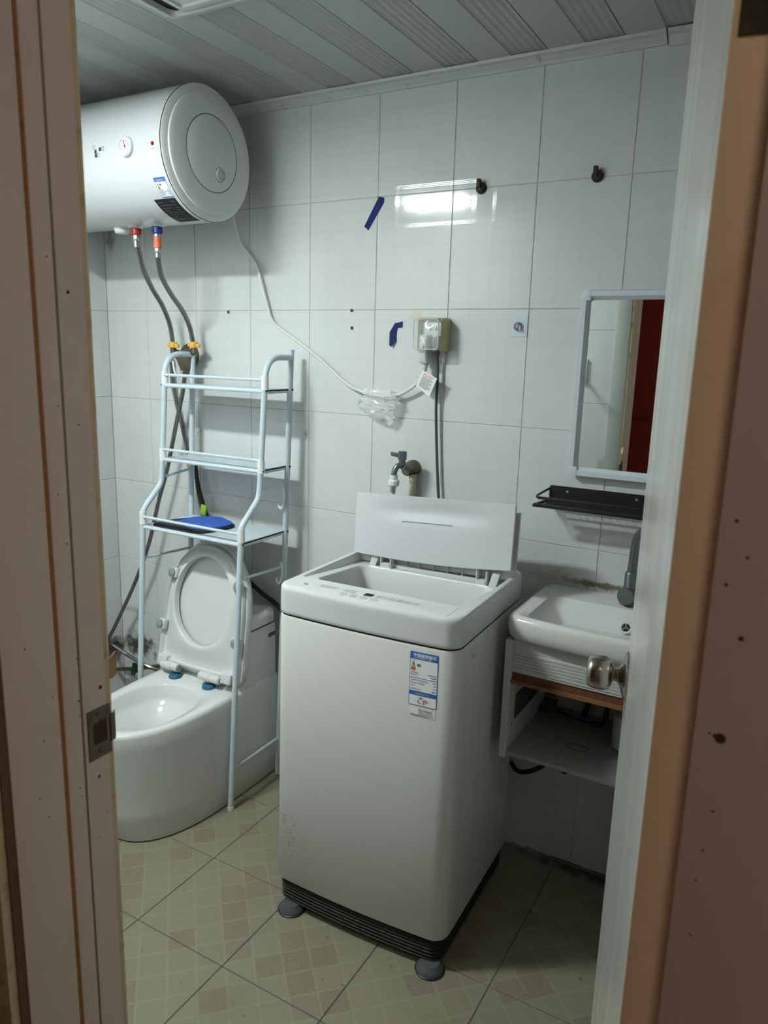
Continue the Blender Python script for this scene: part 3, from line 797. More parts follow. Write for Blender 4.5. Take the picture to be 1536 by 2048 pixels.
# heater supply hoses
def hose(name, label, pts, r, mat, ends=(), cat='hose', sub=6, group=None, n=10):
    t = thing(name, label, cat, pts[-1], group=group)
    obj('braided_tube', MB().tube(pts, r, n=n, sub=sub), mat, t)
    for (p0, p1, rr, mm, nm_) in ends:
        obj(nm_, MB().cyl(p0, p1, rr, n=6 if 'nut' in nm_ else 14), mm, t, bevel=0.0008, seg=1)
    return t
hot = [(0.505,HY,zb-0.05), (0.5020, -0.2900, 1.8250), (0.4870, -0.2600, 1.7750), (0.4530, -0.1900, 1.7190), (0.4220, -0.1200, 1.6720), (0.4190, -0.0850, 1.6090), (0.4210, -0.0750, 1.5430)]
hose('braided_hose', 'braided steel hose from the red nut of the water heater', hot, 0.0082, BRAID,
     [((0.505,HY,zb-0.022),(0.505,HY,zb-0.040),0.0125,STEEL,'hose_nut'), ((0.505,HY,zb-0.040),(0.505,HY,zb-0.060),0.0095,STEEL,'ferrule')])
cold = [(0.598,HY,zb-0.085), (0.5890, -0.2900, 1.7840), (0.5750, -0.2650, 1.7490), (0.5460, -0.2000, 1.7040), (0.5240, -0.1300, 1.6570), (0.5160, -0.0900, 1.6090), (0.5200, -0.0750, 1.5450)]
hose('braided_hose', 'braided steel hose with orange sleeve under the blue nut', cold, 0.0082, BRAID,
     [((0.598,HY,zb-0.024),(0.598,HY,zb-0.034),0.012,STEEL,'ferrule'), ((0.598,HY,zb-0.034),(0.598,HY,zb-0.066),0.0115,ORANGE,'sleeve'), ((0.598,HY,zb-0.066),(0.598,HY,zb-0.080),0.0125,STEEL,'hose_nut'), ((0.598,HY,zb-0.080),(0.598,HY,zb-0.095),0.0095,STEEL,'ferrule')])

# mixing valve on the wall behind the rack
mv = thing('mixer_valve', 'tarnished wall mixer valve with yellow wing nuts behind the rack', 'valve', (0.4080, 0.0000, 1.4880))
c0 = Vector((0.4290, 0.0000, 1.5030))
obj('wall_flange', MB().lathe([(0.045,0),(0.043,0.008),(0.030,0.018)], c0, (0,-1,0), n=32), DARKST, mv)
obj('body', MB().tube([(0.4150, -0.0700, 1.5170), (0.4440, -0.0600, 1.5090), (0.5170, -0.0700, 1.5190)], 0.013, n=14).cyl(c0, c0+Vector((0,-0.06,0)), 0.017), DARKST, mv)
b0 = Vector((0.4680, -0.0600, 1.4970))
obj('spout_block', MB().loft([[b0+Vector((sx*0.036, sy*0.018, 0.004)) for sx, sy in ((-1,-1),(1,-1),(1,1),(-1,1))], [b0+Vector((sx*0.024+0.008, sy*0.016, -0.04)) for sx, sy in ((-1,-1),(1,-1),(1,1),(-1,1))], [b0+Vector((sx*0.016+0.004, sy*0.012, -0.062)) for sx, sy in ((-1,-1),(1,-1),(1,1),(-1,1))]]), DARKST, mv, bevel=0.002)
for p in ((0.4210, -0.0750, 1.5400), (0.5220, -0.0750, 1.5420)):
    c = Vector(p)
    g = MB().cyl(c+Vector((0,0,-0.010)), c+Vector((0,0,0.010)), 0.0155, n=14)
    g.obox(c+Vector((0,0,-0.001)), Vector((0.027,0,-0.002)), Vector((0,0.005,0)), Vector((0,0,0.006)))
    obj('wing_nut', g, YELLOW, mv, bevel=0.002)
    obj('tail_pipe', MB().cyl(c+Vector((0,0,-0.03)), c+Vector((0,0,-0.008)), 0.010), DARKST, mv)
obj('handle', MB().tube([(0.4440, -0.1000, 1.4840), (0.4620, -0.1100, 1.4450), (0.4860, -0.1100, 1.4330), (0.4860, -0.1000, 1.4510)], 0.004, n=8), PLAST_W, mv)

hose('shower_hose', 'grey steel shower hose running from mixer valve down past the toilet',
     [(0.4640, -0.0600, 1.4620), (0.4490, -0.0600, 1.3820), (0.4140, -0.0650, 1.2530), (0.3660, -0.0700, 1.0810), (0.3230, -0.0750, 0.9620), (0.2630, -0.0800, 0.7770), (0.1720, -0.0800, 0.5980), (0.0750, -0.0800, 0.4410), (0.0080, -0.0800, 0.3390), (-0.0270, -0.0850, 0.3170), (0.0300, -0.0900, 0.3180), (0.1180, -0.0900, 0.2950), (0.2270, -0.0900, 0.2730), (0.2960, -0.0500, 0.2420)], 0.0078, BRAID)
hose('braided_hose', 'short braided hose crossing behind the rack to a yellow nut',
     [(0.3550, -0.0200, 1.4820), (0.3570, -0.0200, 1.4130), (0.3720, -0.0200, 1.3400), (0.3990, -0.0200, 1.2490), (0.4210, -0.0200, 1.1660), (0.4320, -0.0200, 1.1100)], 0.0078, BRAID,
     [((0.4320, -0.0200, 1.1200), (0.4340, -0.0200, 1.0940), 0.013, YELLOW, 'end_nut'), ((0.4340, -0.0200, 1.0940), (0.4360, -0.0200, 1.0670), 0.007, RUSTY, 'ferrule'), ((0.3500, -0.0200, 1.4950), (0.3570, -0.0200, 1.4710), 0.008, BLACK, 'ferrule')])
bs = thing('hanging_strap', 'black strap with green tag hanging behind the rack', 'strap', (0.5180, -0.0300, 0.8930))
obj('strap', MB().tube([(0.4690, -0.0250, 1.1050), (0.4730, -0.0250, 1.0490), (0.4950, -0.0300, 0.9760), (0.5280, -0.0300, 0.8880)], 0.010, n=8, radii=(0.006, 0.013)), DARKHOSE, bs)
g0 = Vector((0.5260, -0.0500, 0.9450))
obj('green_tag', MB().obox(g0, Vector((0.012,0,-0.003)), Vector((0,0.004,0)), Vector((0.004,0,0.019))), GREEN_L, bs, bevel=0.002)
# inlet pipe, valve by the left corner
iv = thing('angle_valve', 'wall inlet pipe with dark green valve wheel beside the toilet', 'valve', (0.1240, -0.0500, 0.2110))
obj('pipe', MB().tube([(-0.0810, -0.0500, 0.1650), (0.0970, -0.0500, 0.2090), (0.2110, -0.0500, 0.2450), (0.2690, -0.0500, 0.2640)], 0.008, n=10), DARKST, iv)
vc = Vector((0.1220, -0.0500, 0.2150))
g = MB().cyl(vc+Vector((-0.012,0,0)), vc+Vector((0.012,0,0)), 0.014, n=12)
for k in range(5):
    a = 2*PI*k/5+0.4
    g.obox(vc+Vector((0,math.cos(a)*0.017,math.sin(a)*0.017)), Vector((0.008,0,0)), Vector((0,math.cos(a),math.sin(a)))*0.010, Vector((0,-math.sin(a),math.cos(a)))*0.006)
obj('hand_wheel', g, GREEN_D, iv, bevel=0.002)
hose('fill_hose', 'dark hose behind the toilet tank beside the washing machine', [(0.6560, -0.0300, 0.7410), (0.7270, -0.0300, 0.6960), (0.7850, -0.0300, 0.6640), (0.8560, -0.0300, 0.6300), (0.9320, -0.0300, 0.5550)], 0.0085, DARKHOSE)

# ================================================================ STORAGE RACK OVER THE TOILET
def rxr(z): return 0.893 + 0.029*z
def rxl(z): return 0.452 + 0.033*z
def ryb(z): return -0.082 + 0.013*z
def ryf(z): return -0.339 + 0.040*z        # lower front posts
rk = thing('storage_rack', 'pale blue metal three-shelf rack standing over the toilet', 'storage rack', (0.68, -0.2, 0))
R_ = 0.0098
ZT = 1.515
for fx, nm_ in ((rxr, 'r'), (rxl, 'l')):
    obj('back_post', MB().tube([(fx(0), ryb(0), 0.004), (fx(0.8), ryb(0.8), 0.8), (fx(1.53), ryb(1.53), 1.535)], R_, n=12, sub=1), RACK_P, rk)
    lo = obj('front_leg', MB().tube([(fx(0), ryf(0), 0.006), (fx(.5), ryf(.5), .5), (fx(.955), ryf(.955), .955)], R_, n=12, sub=1), RACK_P, rk)
    obj('foot_pad', MB().cyl((fx(0), ryf(0), 0), (fx(0), ryf(0), 0.012), 0.011), RACK_J, lo)
    up = [(fx(.955), ryf(.955), .955), (fx(.985), ryf(.985)+0.004, .985), (fx(1.03), -0.245, 1.035), (fx(1.06), -0.218, 1.065), (fx(1.10), -0.211, 1.11), (fx(1.2), -0.206, 1.20), (fx(1.35), -0.199, 1.35),
          (fx(1.44), -0.194, 1.445), (fx(1.47), -0.186, 1.475), (fx(1.495), -0.168, 1.497), (fx(1.51), -0.138, 1.508), (fx(1.51), -0.09, 1.509), (fx(1.51), ryb(1.51), 1.509)]
    obj('front_upright', MB().tube(up, R_, n=12, sub=4), RACK_P, rk)
    for (yy, zz) in ((ryf(.955), 0.955), (-0.207, 1.165), (-0.195, 1.43)):
        obj('sleeve', MB().cyl((fx(zz), yy, zz-0.022), (fx(zz), yy, zz+0.022), R_+0.0022, n=14), RACK_J, rk)
    # side stays
    for zz, zz2, y0 in ((0.81, 0.80, ryf(.81)), (0.145, 0.15, ryf(.145)), (1.085, 1.10, -0.213)):
        obj('side_stay', MB().tube([(fx(zz), y0, zz), (fx(zz2), ryb(zz2), zz2)], 0.0048, n=8, sub=1), RACK_P, rk)
# shelves with raised front rails
for zz, yf in ((1.405, -0.199), (1.150, -0.209), (0.925, ryf(.925))):
    xl, xr, yb_ = rxl(zz), rxr(zz), ryb(zz)
    sh = obj('shelf', MB().box(xl, xr, yf, yb_, zz-0.002, zz+0.002), RACK_P, rk)
    obj('shelf_edge', MB().tube([(xl, yf, zz-0.002), (xr, yf, zz-0.002)], 0.0062, n=8, sub=1).box(xl, xr, yf-0.002, yf+0.002, zz-0.008, zz+0.006), RACK_P, sh)
    for fx, sx in ((rxl, 1), (rxr, -1)):
        obj('side_flange', MB().box(min(fx(zz), fx(zz)+sx*0.003), max(fx(zz), fx(zz)+sx*0.003), yf+0.01, yb_-0.008, zz-0.010, zz+0.004), RACK_P, sh)
        for yy in (yf, yb_):
            obj('bolt', MB().lathe([(0.0036, R_-0.001), (0.0036, R_+0.0015), (0.002, R_+0.003)], (fx(zz), yy, zz), (-sx, 0, 0), n=10), BLACK, sh)
    obj('front_rail', MB().tube([(rxl(zz+.034), yf-0.002, zz+0.034), (rxr(zz+.034), yf-0.002, zz+0.034)], 0.0052, n=8, sub=1), RACK_P, rk)
# cloth pad on the lowest shelf
zz = 0.928
cl = thing('cleaning_pad', 'folded blue cloth pad with black edge on the lowest rack shelf', 'cloth', (0.66, -0.19, zz))
pts = [(0.515,-0.285),(0.60,-0.292),(0.70,-0.288),(0.735,-0.262),(0.755,-0.195),(0.745,-0.130),(0.66,-0.10),(0.585,-0.105),(0.54,-0.17)]
def pad(pl, z0, z1):
    c = (sum(p[0] for p in pl)/len(pl), sum(p[1] for p in pl)/len(pl))
    big = catmull([Vector((p[0], p[1], 0)) for p in pl + [pl[0]]], 4)[:-1]
    r0 = [(p.x, p.y, z0) for p in big]
    r1 = [(p.x, p.y, z0+(z1-z0)*0.7) for p in big]
    r2 = [(c[0]+(p.x-c[0])*0.95, c[1]+(p.y-c[1])*0.95, z1 + 0.003*math.sin(p.x*40)) for p in big]
    return MB().loft([r0, r1, r2])
obj('binding', pad(pts, zz-0.0005, zz+0.010), CLOTH_K, cl)
pts2 = [(0.57,-0.235),(0.66,-0.272),(0.71,-0.262),(0.748,-0.192),(0.738,-0.133),(0.66,-0.104),(0.59,-0.11),(0.565,-0.17)]
obj('pad', pad(pts2, zz+0.0085, zz+0.016), CLOTH_B, cl)
# S-hooks on the back post
for (z0, lab) in ((1.065, 'small white plastic hook hanging on the rack post below middle shelf'), (0.80, 'small white plastic hook on the rack post above the toilet tank')):
    c = Vector((rxr(z0), ryb(z0)-0.012, z0))
    hk = MB().tube([c+Vector((-0.012,0.004,0.006)), c+Vector((0,-0.004,0.012)), c+Vector((0.004,-0.006,-0.02)), c+Vector((0.0,-0.008,-0.045)), c+Vector((-0.008,-0.010,-0.058)), c+Vector((-0.016,-0.010,-0.050)), c+Vector((-0.015,-0.010,-0.040))], 0.0042, n=8)
    tag(solo('hook', hk, RACK_J, tuple(c)), lab, 'hook', 'white hooks on the rack')

# ================================================================ TOILET
TX = 0.688
to = thing('toilet', 'white one-piece toilet with raised seat and lid under the rack', 'toilet', (TX, -0.36, 0))
def toilet_ring(hw, yf, yb_, z, ys=None, nb=5):
    ys = yf + 0.34 if ys is None else ys
    pts = []
    n = 28
    for i in range(n+1):
        a = PI + PI*i/n
        ca, sa = math.cos(a), math.sin(a)
        ex = 0.86
        pts.append((TX + hw*math.copysign(abs(ca)**ex, ca), ys + (ys-yf)*(-abs(sa)**ex), z))
    for i in range(1, nb): pts.append((TX+hw, ys + (yb_-ys)*i/nb, z))
    for i in range(nb+1): pts.append((TX+hw-2*hw*i/nb, yb_, z))
    for i in range(1, nb): pts.append((TX-hw, yb_ + (ys-yb_)*i/nb, z))
    return pts
YB = -0.055
RZ = 0.392
rings = [toilet_ring(0.176, -0.640, YB, 0.0), toilet_ring(0.182, -0.652, YB, 0.006), toilet_ring(0.184, -0.662, YB, 0.10), toilet_ring(0.184, -0.680, YB, 0.22), toilet_ring(0.184, -0.700, YB, 0.33),
         toilet_ring(0.184, -0.708, YB, RZ-0.014), toilet_ring(0.181, -0.706, YB, RZ-0.004), toilet_ring(0.175, -0.700, YB-0.004, RZ)]
def egg(hw, yf, yb_, z):
    """bowl opening with the same point count as toilet_ring"""
    base = toilet_ring(0.175, -0.70, YB-0.004, z)
    cy = (yf+yb_)/2; out = []
    for (px_, py_, _) in base:
        a = math.atan2((py_-(-0.40))/0.32, (px_-TX)/0.175)
        s, c = math.sin(a), math.cos(a)
        out.append((TX+hw*math.copysign(abs(c)**0.85, c), cy + (yb_-yf)/2*math.copysign(abs(s)**0.85, s), z))
    return out
rings += [egg(0.138, -0.665, -0.318, RZ), egg(0.132, -0.655, -0.326, RZ-0.008), egg(0.126, -0.645, -0.334, RZ-0.045), egg(0.118, -0.635, -0.342, RZ-0.060), egg(0.108, -0.62, -0.36, RZ-0.068),
          egg(0.085, -0.58, -0.40, RZ-0.12), egg(0.050, -0.53, -0.44, RZ-0.20), egg(0.035, -0.51, -0.455, RZ-0.23)]
obj('bowl', MB().loft(rings), CERAMIC, to, sharp=60)
# tank with a fillet running down to the bowl deck
tp = [(YB,RZ-0.02),(-0.300,RZ-0.01),(-0.262,RZ+0.004),(-0.238,RZ+0.016),(-0.222,RZ+0.034),(-0.212,RZ+0.065),(-0.206,RZ+0.11),(-0.203,0.582),(YB,0.582)]
tb = MB().loft([[(TX+sx, y, z) for y, z in tp] for sx in (-0.178, 0.178)])
obj('tank', tb, CERAMIC, to, bevel=0.008, seg=3)
ta, tb_, tc_ = rrect(TX-0.180, TX+0.180, -0.206, YB, 0.022), rrect(TX-0.181, TX+0.181, -0.207, YB, 0.022), rrect(TX-0.165, TX+0.165, -0.190, YB-0.004, 0.022)
obj('lid_gap', MB().loft([at_z(rrect(TX-0.174, TX+0.174, -0.199, YB, 0.02), 0.580), at_z(rrect(TX-0.174, TX+0.174, -0.199, YB, 0.02), 0.592)]), BLACK, to)
obj('tank_lid', MB().loft([at_z(ta, 0.5895), at_z(tb_, 0.595), at_z(tb_, 0.615), at_z(rrect(TX-0.178, TX+0.178, -0.204, YB, 0.022), 0.628), at_z(rrect(TX-0.172, TX+0.172, -0.197, YB-0.002, 0.022), 0.636), at_z(tc_, 0.639)]), CERAMIC, to, sharp=50)
obj('flush_button', MB().lathe([(0.018,0),(0.018,0.005),(0.015,0.007)], (TX+0.05, -0.13, 0.639), (0,0,1), n=24), PAD_G, to)
lb = obj('side_label', MB().box(TX+0.1781, TX+0.1786, -0.098, -0.06, 0.535, 0.549), INK_G, to)
for dz in (0.0, 0.0095): obj('label_bar', MB().box(TX+0.1786, TX+0.1789, -0.098, -0.06, 0.535+dz, 0.5395+dz), INK, lb)
fb = obj('front_label', MB().box(TX+0.128, TX+0.150, -0.2050, -0.2042, 0.512, 0.562), INK, to)
for k in range(3): obj('label_bar', MB().box(TX+0.132, TX+0.146, -0.2054, -0.2050, 0.520+0.012*k, 0.524+0.012*k), INK_GR if k == 2 else INK_G, fb)

# seat and lid: both stand on the hinge line and lean back
HB = Vector((TX, -0.262, RZ+0.030)); LEAN = math.radians(11.5)
UX = Vector((1,0,0)); UV = Vector((0, math.sin(LEAN), math.cos(LEAN))); UW = UV.cross(UX) * -1
UW = Vector((0, -math.cos(LEAN), math.sin(LEAN)))     # towards the viewer
def SP(u, v, w_): return HB + UX*u + UV*v + UW*w_
def outline(c, hw, Ltop, vs, v0, nn):
    """radial samples of a D-shaped outline around c: flat foot at v0, rounded top at Ltop"""
    out = []
    for i in range(nn):
        a = 2*PI*i/nn
        dx, dy = math.cos(a), math.sin(a)
        lo_, hi_ = 0.0, 1.0
        for _ in range(26):
            t = (lo_+hi_)/2; u, v = dx*t, c+dy*t
            if v < v0: ins = False
            elif v < vs: ins = abs(u) < hw*(1.0+0.05*min(1, max(0,(vs-v)/(vs-v0))))
            else: ins = (abs(u)/hw)**2.15 + ((v-vs)/(Ltop-vs))**2.15 < 1
            if ins and t < 0.999: lo_ = t
            else: hi_ = t
        out.append((dx*lo_, c+dy*lo_))
    return out
NN = 72
C0 = 0.235
def scl(o, k, c=C0): return [(u*k, c+(v-c)*k) for u, v in o]
lo_ = outline(C0, 0.184, 0.462, 0.20, -0.010, NN)
lid_r = [[SP(u, v, w_) for u, v in scl(lo_, k)] for k, w_ in ((0.985,-0.030),(1.0,-0.024),(1.0,-0.004),(0.985,0.0),(0.95,0.0005),(0.90,-0.006),(0.5,-0.008))]
obj('lid', MB().loft(lid_r), SEAT_PL, to, sharp=50)
so = outline(C0, 0.178, 0.448, 0.20, 0.004, NN)
ihole = [(0.130*math.cos(2*PI*i/NN), 0.250+0.156*math.sin(2*PI*i/NN)) for i in range(NN)]
def mixo(a, b, t): return [(p[0]*(1-t)+q[0]*t, p[1]*(1-t)+q[1]*t) for p, q in zip(a, b)]
sr = []
for t, w_ in ((0.0,0.002),(0.0,0.016),(0.05,0.021),(0.14,0.0225),(0.20,0.012),(0.34,0.010),(0.60,0.020),(0.86,0.026),(0.95,0.0262),(0.985,0.024),(1.0,0.019),(1.0,0.002)):
    sr.append([SP(u, v, w_) for u, v in mixo(so, ihole, t)])
seat = obj('seat', MB().loft(sr, False, False), SEAT_PL, to, sharp=50)
for (u, v) in ((-0.142,0.330),(-0.172,0.140),(0.150,0.330),(0.168,0.140)):
    m_ = MB(); c = SP(u, v, 0.026)
    m_.obox(c, UX*0.017, UV*0.017, UW*0.010)
    bp = obj('bumper_block', m_, SEAT_PL, seat, bevel=0.005, seg=2)
    sg = -1 if u < 0 else 1
    obj('bumper', MB().lathe([(0.0165, 0.0),(0.0165,0.006),(0.012,0.009)], c+UW*0.008-UX*0.004*(-sg), UW+UX*(-0.15), n=20), PAD_G, seat)
hp = MB()
for (u0, u1) in ((-0.150,-0.072),(0.030,0.118)):
    hp = MB().cyl(SP(u0, 0.000, 0.026), SP(u1, 0.000, 0.026), 0.0145, n=20)
    hp.cyl(SP(u0+0.03, 0.0, 0.026), SP(u0+0.05, 0.0, 0.026), 0.0165, n=20)
    hb_ = obj('hinge_barrel', hp, PLAST_W, seat, bevel=0.001, seg=1)
    obj('barrel_end', MB().cyl(SP(u1, 0, 0.026), SP(u1+0.004, 0, 0.026), 0.012, n=18), PAD_G if u0 < 0 else PLAST_W, hb_)
for u in (-0.085, 0.072):
    c = SP(u, 0, 0.030)
    obj('hinge_gasket', MB().lathe([(0.022,0),(0.023,0.004),(0.020,0.011),(0.012,0.013)], (c.x, c.y, RZ), (0,0,1), n=24), PAD_B, seat)
for s in (-1, 1):
    obj('hinge_lug', MB().obox(SP(s*0.148, 0.014, 0.022), UX*0.022, UV*0.018, UW*0.013), SEAT_PL, seat, bevel=0.006, seg=3)

# ================================================================ WASHING MACHINE (built about its own centre, front towards -y)
wm = thing('washing_machine', 'white top-loading washing machine with open lid and energy sticker', 'washing machine', (1.545, -0.357, 0), rot=0.0305, local=True)
W2, D2, BOW = 0.2555, 0.2425, 0.010
def wr(dx, dy, r, bow=BOW, lx=0.0): return rrect(-W2+dx-lx, W2-dx, -D2+dy, D2-dy, r, n=7, m=8, bow=bow)
obj('cabinet', MB().loft([at_z(wr(0.004, 0.004, 0.036, lx=0.010), 0.088), at_z(wr(0, 0, 0.038, lx=0.010), 0.094), at_z(wr(0, 0, 0.038, lx=0.004), 0.5), at_z(wr(0, 0, 0.038), 0.860), at_z(wr(0.003, 0.003, 0.036), 0.865)], True, False), WASHER, wm, sharp=50)
obj('seam', MB().loft([at_z(wr(0.004, 0.004, 0.036), 0.864), at_z(wr(0.004, 0.004, 0.036), 0.871)], False, False), BLACK, wm)
# base skirt and feet
bk = MB().loft([at_z(wr(0.026, 0.018, 0.03, lx=0.008), 0.018), at_z(wr(0.014, 0.011, 0.034, lx=0.008), 0.023), at_z(wr(0.012, 0.010, 0.034, lx=0.008), 0.089)])
base = obj('base_skirt', bk, BASEK, wm, sharp=50)
for k in range(6):
    z0 = 0.027+0.010*k
    obj('skirt_rib', MB().loft([at_z(wr(0.0125, 0.009, 0.034, lx=0.008), z0), at_z(wr(0.009, 0.006, 0.034, lx=0.008), z0+0.0012), at_z(wr(0.0125, 0.009, 0.034, lx=0.008), z0+0.0024)]), BASEK, base, sharp=60)
for (fx, fy) in ((-0.205,-0.238),(0.220,-0.236),(-0.2,0.19),(0.2,0.19)):
    ft = obj('foot', MB().lathe([(0.024,0.024),(0.027,0.020),(0.032,0.013),(0.036,0.007),(0.036,0.002)], (fx, fy, 0), (0,0,1), n=28), FOOT, wm, sharp=50)
    obj('foot_ring', MB().lathe([(0.036,0.0),(0.0385,0.001),(0.0385,0.004),(0.036,0.0055)], (fx, fy, 0), (0,0,1), n=28), BLACK, ft)
# top housing: rolled rim, recessed deck sloping to the back, tub mouth
NT = dict(n=7, m=8)
def inner(x0, x1, y0, y1, r): return rrect(x0, x1, y0, y1, r, **NT)
ZT_ = 0.944
rim_in = inner(-0.236, 0.240, -0.150, 0.205, 0.010)
deck_o = [(x, y, ZT_ - 0.004 - 0.030*max(0, (y+0.150)/0.355)) for x, y in inner(-0.232, 0.236, -0.147, 0.202, 0.010)]
deck_i = [(x, y, ZT_ - 0.005 - 0.030*max(0, (y+0.150)/0.355)) for x, y in inner(-0.205, 0.210, -0.140, 0.125, 0.030)]
mouth1 = [(x, y, z-0.006) for (x, y), (_, _, z) in zip(inner(-0.201, 0.206, -0.136, 0.121, 0.030), deck_i)]
mouth2 = at_z(inner(-0.190, 0.195, -0.125, 0.110, 0.06), 0.775)
obj('top_housing', MB().loft([at_z(wr(0.002, 0.002, 0.036), 0.870), at_z(wr(0, 0, 0.038), 0.874), at_z(wr(0, 0, 0.038), 0.880), at_z(wr(0, 0, 0.038), 0.924), at_z(wr(0, 0, 0.038), 0.932), at_z(wr(0.0012, 0.0012, 0.037), 0.938), at_z(wr(0.004, 0.004, 0.036), 0.9425), at_z(wr(0.009, 0.009, 0.032), ZT_), at_z(wr(0.012, 0.012, 0.030), ZT_), at_z(rim_in, ZT_), deck_o, deck_i, mouth1, mouth2], False, False), PLAST_W, wm, sharp=40)
tub = obj('tub', MB().loft([at_z(inner(-0.189, 0.194, -0.124, 0.109, 0.06), 0.777), at_z(inner(-0.165, 0.170, -0.125, 0.14, 0.12), 0.76), at_z(inner(-0.16, 0.165, -0.12, 0.14, 0.12), 0.45)], False, True), TUBIN, wm, sharp=60)
obj('tub_ring', MB().loft([at_z(inner(-0.191, 0.196, -0.126, 0.111, 0.06), 0.778), at_z(inner(-0.165, 0.170, -0.112, 0.10, 0.08), 0.772)], False, False), BLACKPL, wm)
# front control strip: display, buttons, legends
cp = obj('control_panel', MB().loft([at_z(inner(-0.215, 0.220, -0.232, -0.156, 0.006), ZT_-0.001), at_z(inner(-0.214, 0.219, -0.231, -0.157, 0.006), ZT_+0.0006)]), PLAST_W, wm)
obj('display', MB().loft([at_z(inner(-0.019, 0.005, -0.203, -0.184, 0.003), ZT_+0.0005), at_z(inner(-0.019, 0.005, -0.203, -0.184, 0.003), ZT_+0.0012)]), BLACKPL, cp)
for k in range(4):
    cx_ = -0.064+0.0285*k
    rg = MB().lathe([(0.0095,0.0006),(0.0095,0.0010),(0.0088,0.0010),(0.0088,0.0006)], (cx_, -0.221, ZT_), (0,0,1), n=24, cap0=False, cap1=False)
    bt = obj('button_ring', rg, INK_G, cp)
    text_on(('启动','程序','水位','过程')[k], 0.0055, INK_G, bt, 'button_text', origin=(cx_-0.0055, -0.2232, ZT_+0.0010), right=(1,0,0), up=(0,1,0))
up_ = (0,1,0)
for i, s in enumerate(('洗涤 漂洗 脱水', '标准 快速', '', '智能 大件 童装 风干', '浸泡 桶清洁 自编')):
    if not s: continue
    xx = (-0.150, -0.078, 0, 0.014, 0.072)[i]
    text_on(s, 0.0078, INK_G, cp, 'panel_text', origin=(xx, -0.190, ZT_+0.0008), up=up_)
    text_on(s, 0.0078, INK_G, cp, 'panel_text', origin=(xx, -0.201, ZT_+0.0008), up=up_)
obj('power_icon', MB().tube([(-0.186+0.006*math.cos(a*0.1), -0.203+0.006*math.sin(a*0.1), ZT_+0.0012) for a in range(20, 65, 3)], 0.0005, n=5, sub=1).box(-0.1864, -0.1856, -0.201, -0.195, ZT_+0.0008, ZT_+0.0014), INK_G, cp)
# hinge gear at the back of the deck
hz_ = 0.918
obj('hinge_bar', MB().box(-0.150, 0.190, 0.150, 0.158, hz_-0.004, hz_+0.006), PLAST_W, wm, bevel=0.001)
for xx in (-0.175, 0.200):
    obj('lid_prop', MB().obox((xx, 0.142, 0.934), (0.011,0,0), (0,0.005,0.003), (0.004,0.004,0.018)), PLAST_W, wm, bevel=0.002)
for xx in (-0.150, -0.118, 0.150, 0.178):
    obj('hinge_cheek', MB().box(xx-0.002, xx+0.002, 0.132, 0.165, hz_-0.006, hz_+0.036), PLAST_W, wm, bevel=0.001)
for xx in (-0.134, 0.164):
    obj('hinge_block', MB().box(xx-0.014, xx+0.014, 0.130, 0.150, hz_-0.006, hz_+0.010), PLAST_W, wm, bevel=0.002)
for xx in (-0.075, -0.035, 0.010, 0.055, 0.100):
    obj('hinge_rib', MB().box(xx-0.0012, xx+0.0012, 0.152, 0.168, hz_, hz_+0.030), PLAST_W, wm)
# folded lid: the front half hangs folded against the rear half
def lidbox(x0, x1, y0, y1, z0, z1, tl=0.040, bow=0.0):
    mb = MB(); n = 12
    def ring(y):
        r = []
        for i in range(n+1):
            t = i/n; x = x0+(x1-x0)*t
            r.append((x, y, z0 + tl*(x) - bow*(1-(2*t-1)**2)))
        for i in range(n, -1, -1):
            t = i/n; x = x0+(x1-x0)*t
            r.append((x, y + 0.014, z1 + tl*(x)))
        return r
    return mb.loft([ring(y0), ring(y1)])
fl_ = MB(); nx, nz = 26, 14
vs = []
for k in range(nz+1):
    for i in range(nx+1):
        t, s = i/nx, k/nz
        x = -0.240+0.486*t
        z0 = 0.958+0.040*x-0.010*(1-(2*t-1)**2); z1 = 1.136+0.040*x
        # shallow hand recess with a sharp lower lip
        rx = max(0, 1-((x-0.005)/0.19)**2)
        zc_ = 0.62
        d = 0.013*rx*max(0, 1-abs(s-(zc_+0.13))/(0.13 if s < zc_+0.13 else 0.22)) if s > zc_ else 0.0
        vs.append((x, 0.131+0.010*s + d, z0+(z1-z0)*s))
fs = [(k*(nx+1)+i, k*(nx+1)+i+1, (k+1)*(nx+1)+i+1, (k+1)*(nx+1)+i) for k in range(nz) for i in range(nx)]
fl_.add(vs, fs)
ofs = len(vs)
bvs = [(x, y_+0.012, z) for (x, _, z), y_ in zip(vs, [0.131+0.010*(k/nz) for k in range(nz+1) for i in range(nx+1)])]
fl_.add(bvs, [tuple(reversed(f)) for f in fs])
edge = [i for i in range(nx+1)] + [k*(nx+1)+nx for k in range(1, nz+1)] + [nz*(nx+1)+i for i in range(nx-1, -1, -1)] + [k*(nx+1) for k in range(nz-1, 0, -1)]
for a, b_ in zip(edge, edge[1:]+edge[:1]):
    fl_.f.append((b_, a, a+ofs, b_+ofs))
lf = obj('lid_front_half', fl_, PLAST_LID, wm, sharp=30)
crk = [(-0.19, 0.1369, 1.0600), (-0.14, 0.1364, 1.0568), (-0.085, 0.1363, 1.0572), (-0.080, 0.1363, 1.0610), (0.0, 0.1363, 1.0648), (0.07, 0.1363, 1.0680), (0.11, 0.1363, 1.0692), (0.16, 0.1365, 1.0715)]
obj('lip_crack', MB().tube(crk[2:6], 0.0006, n=5, sub=2), INK, lf)
obj('lid_rear_half', lidbox(-0.238, 0.250, 0.160, 0.172, 0.925, 1.112, 0.030), PLAST_W, wm, bevel=0.002)
obj('fold_hinge', MB().tube([(-0.23, 0.152, 1.118-0.008), (0.245, 0.152, 1.118+0.009)], 0.005, n=8, sub=1), PLAST_W, wm)
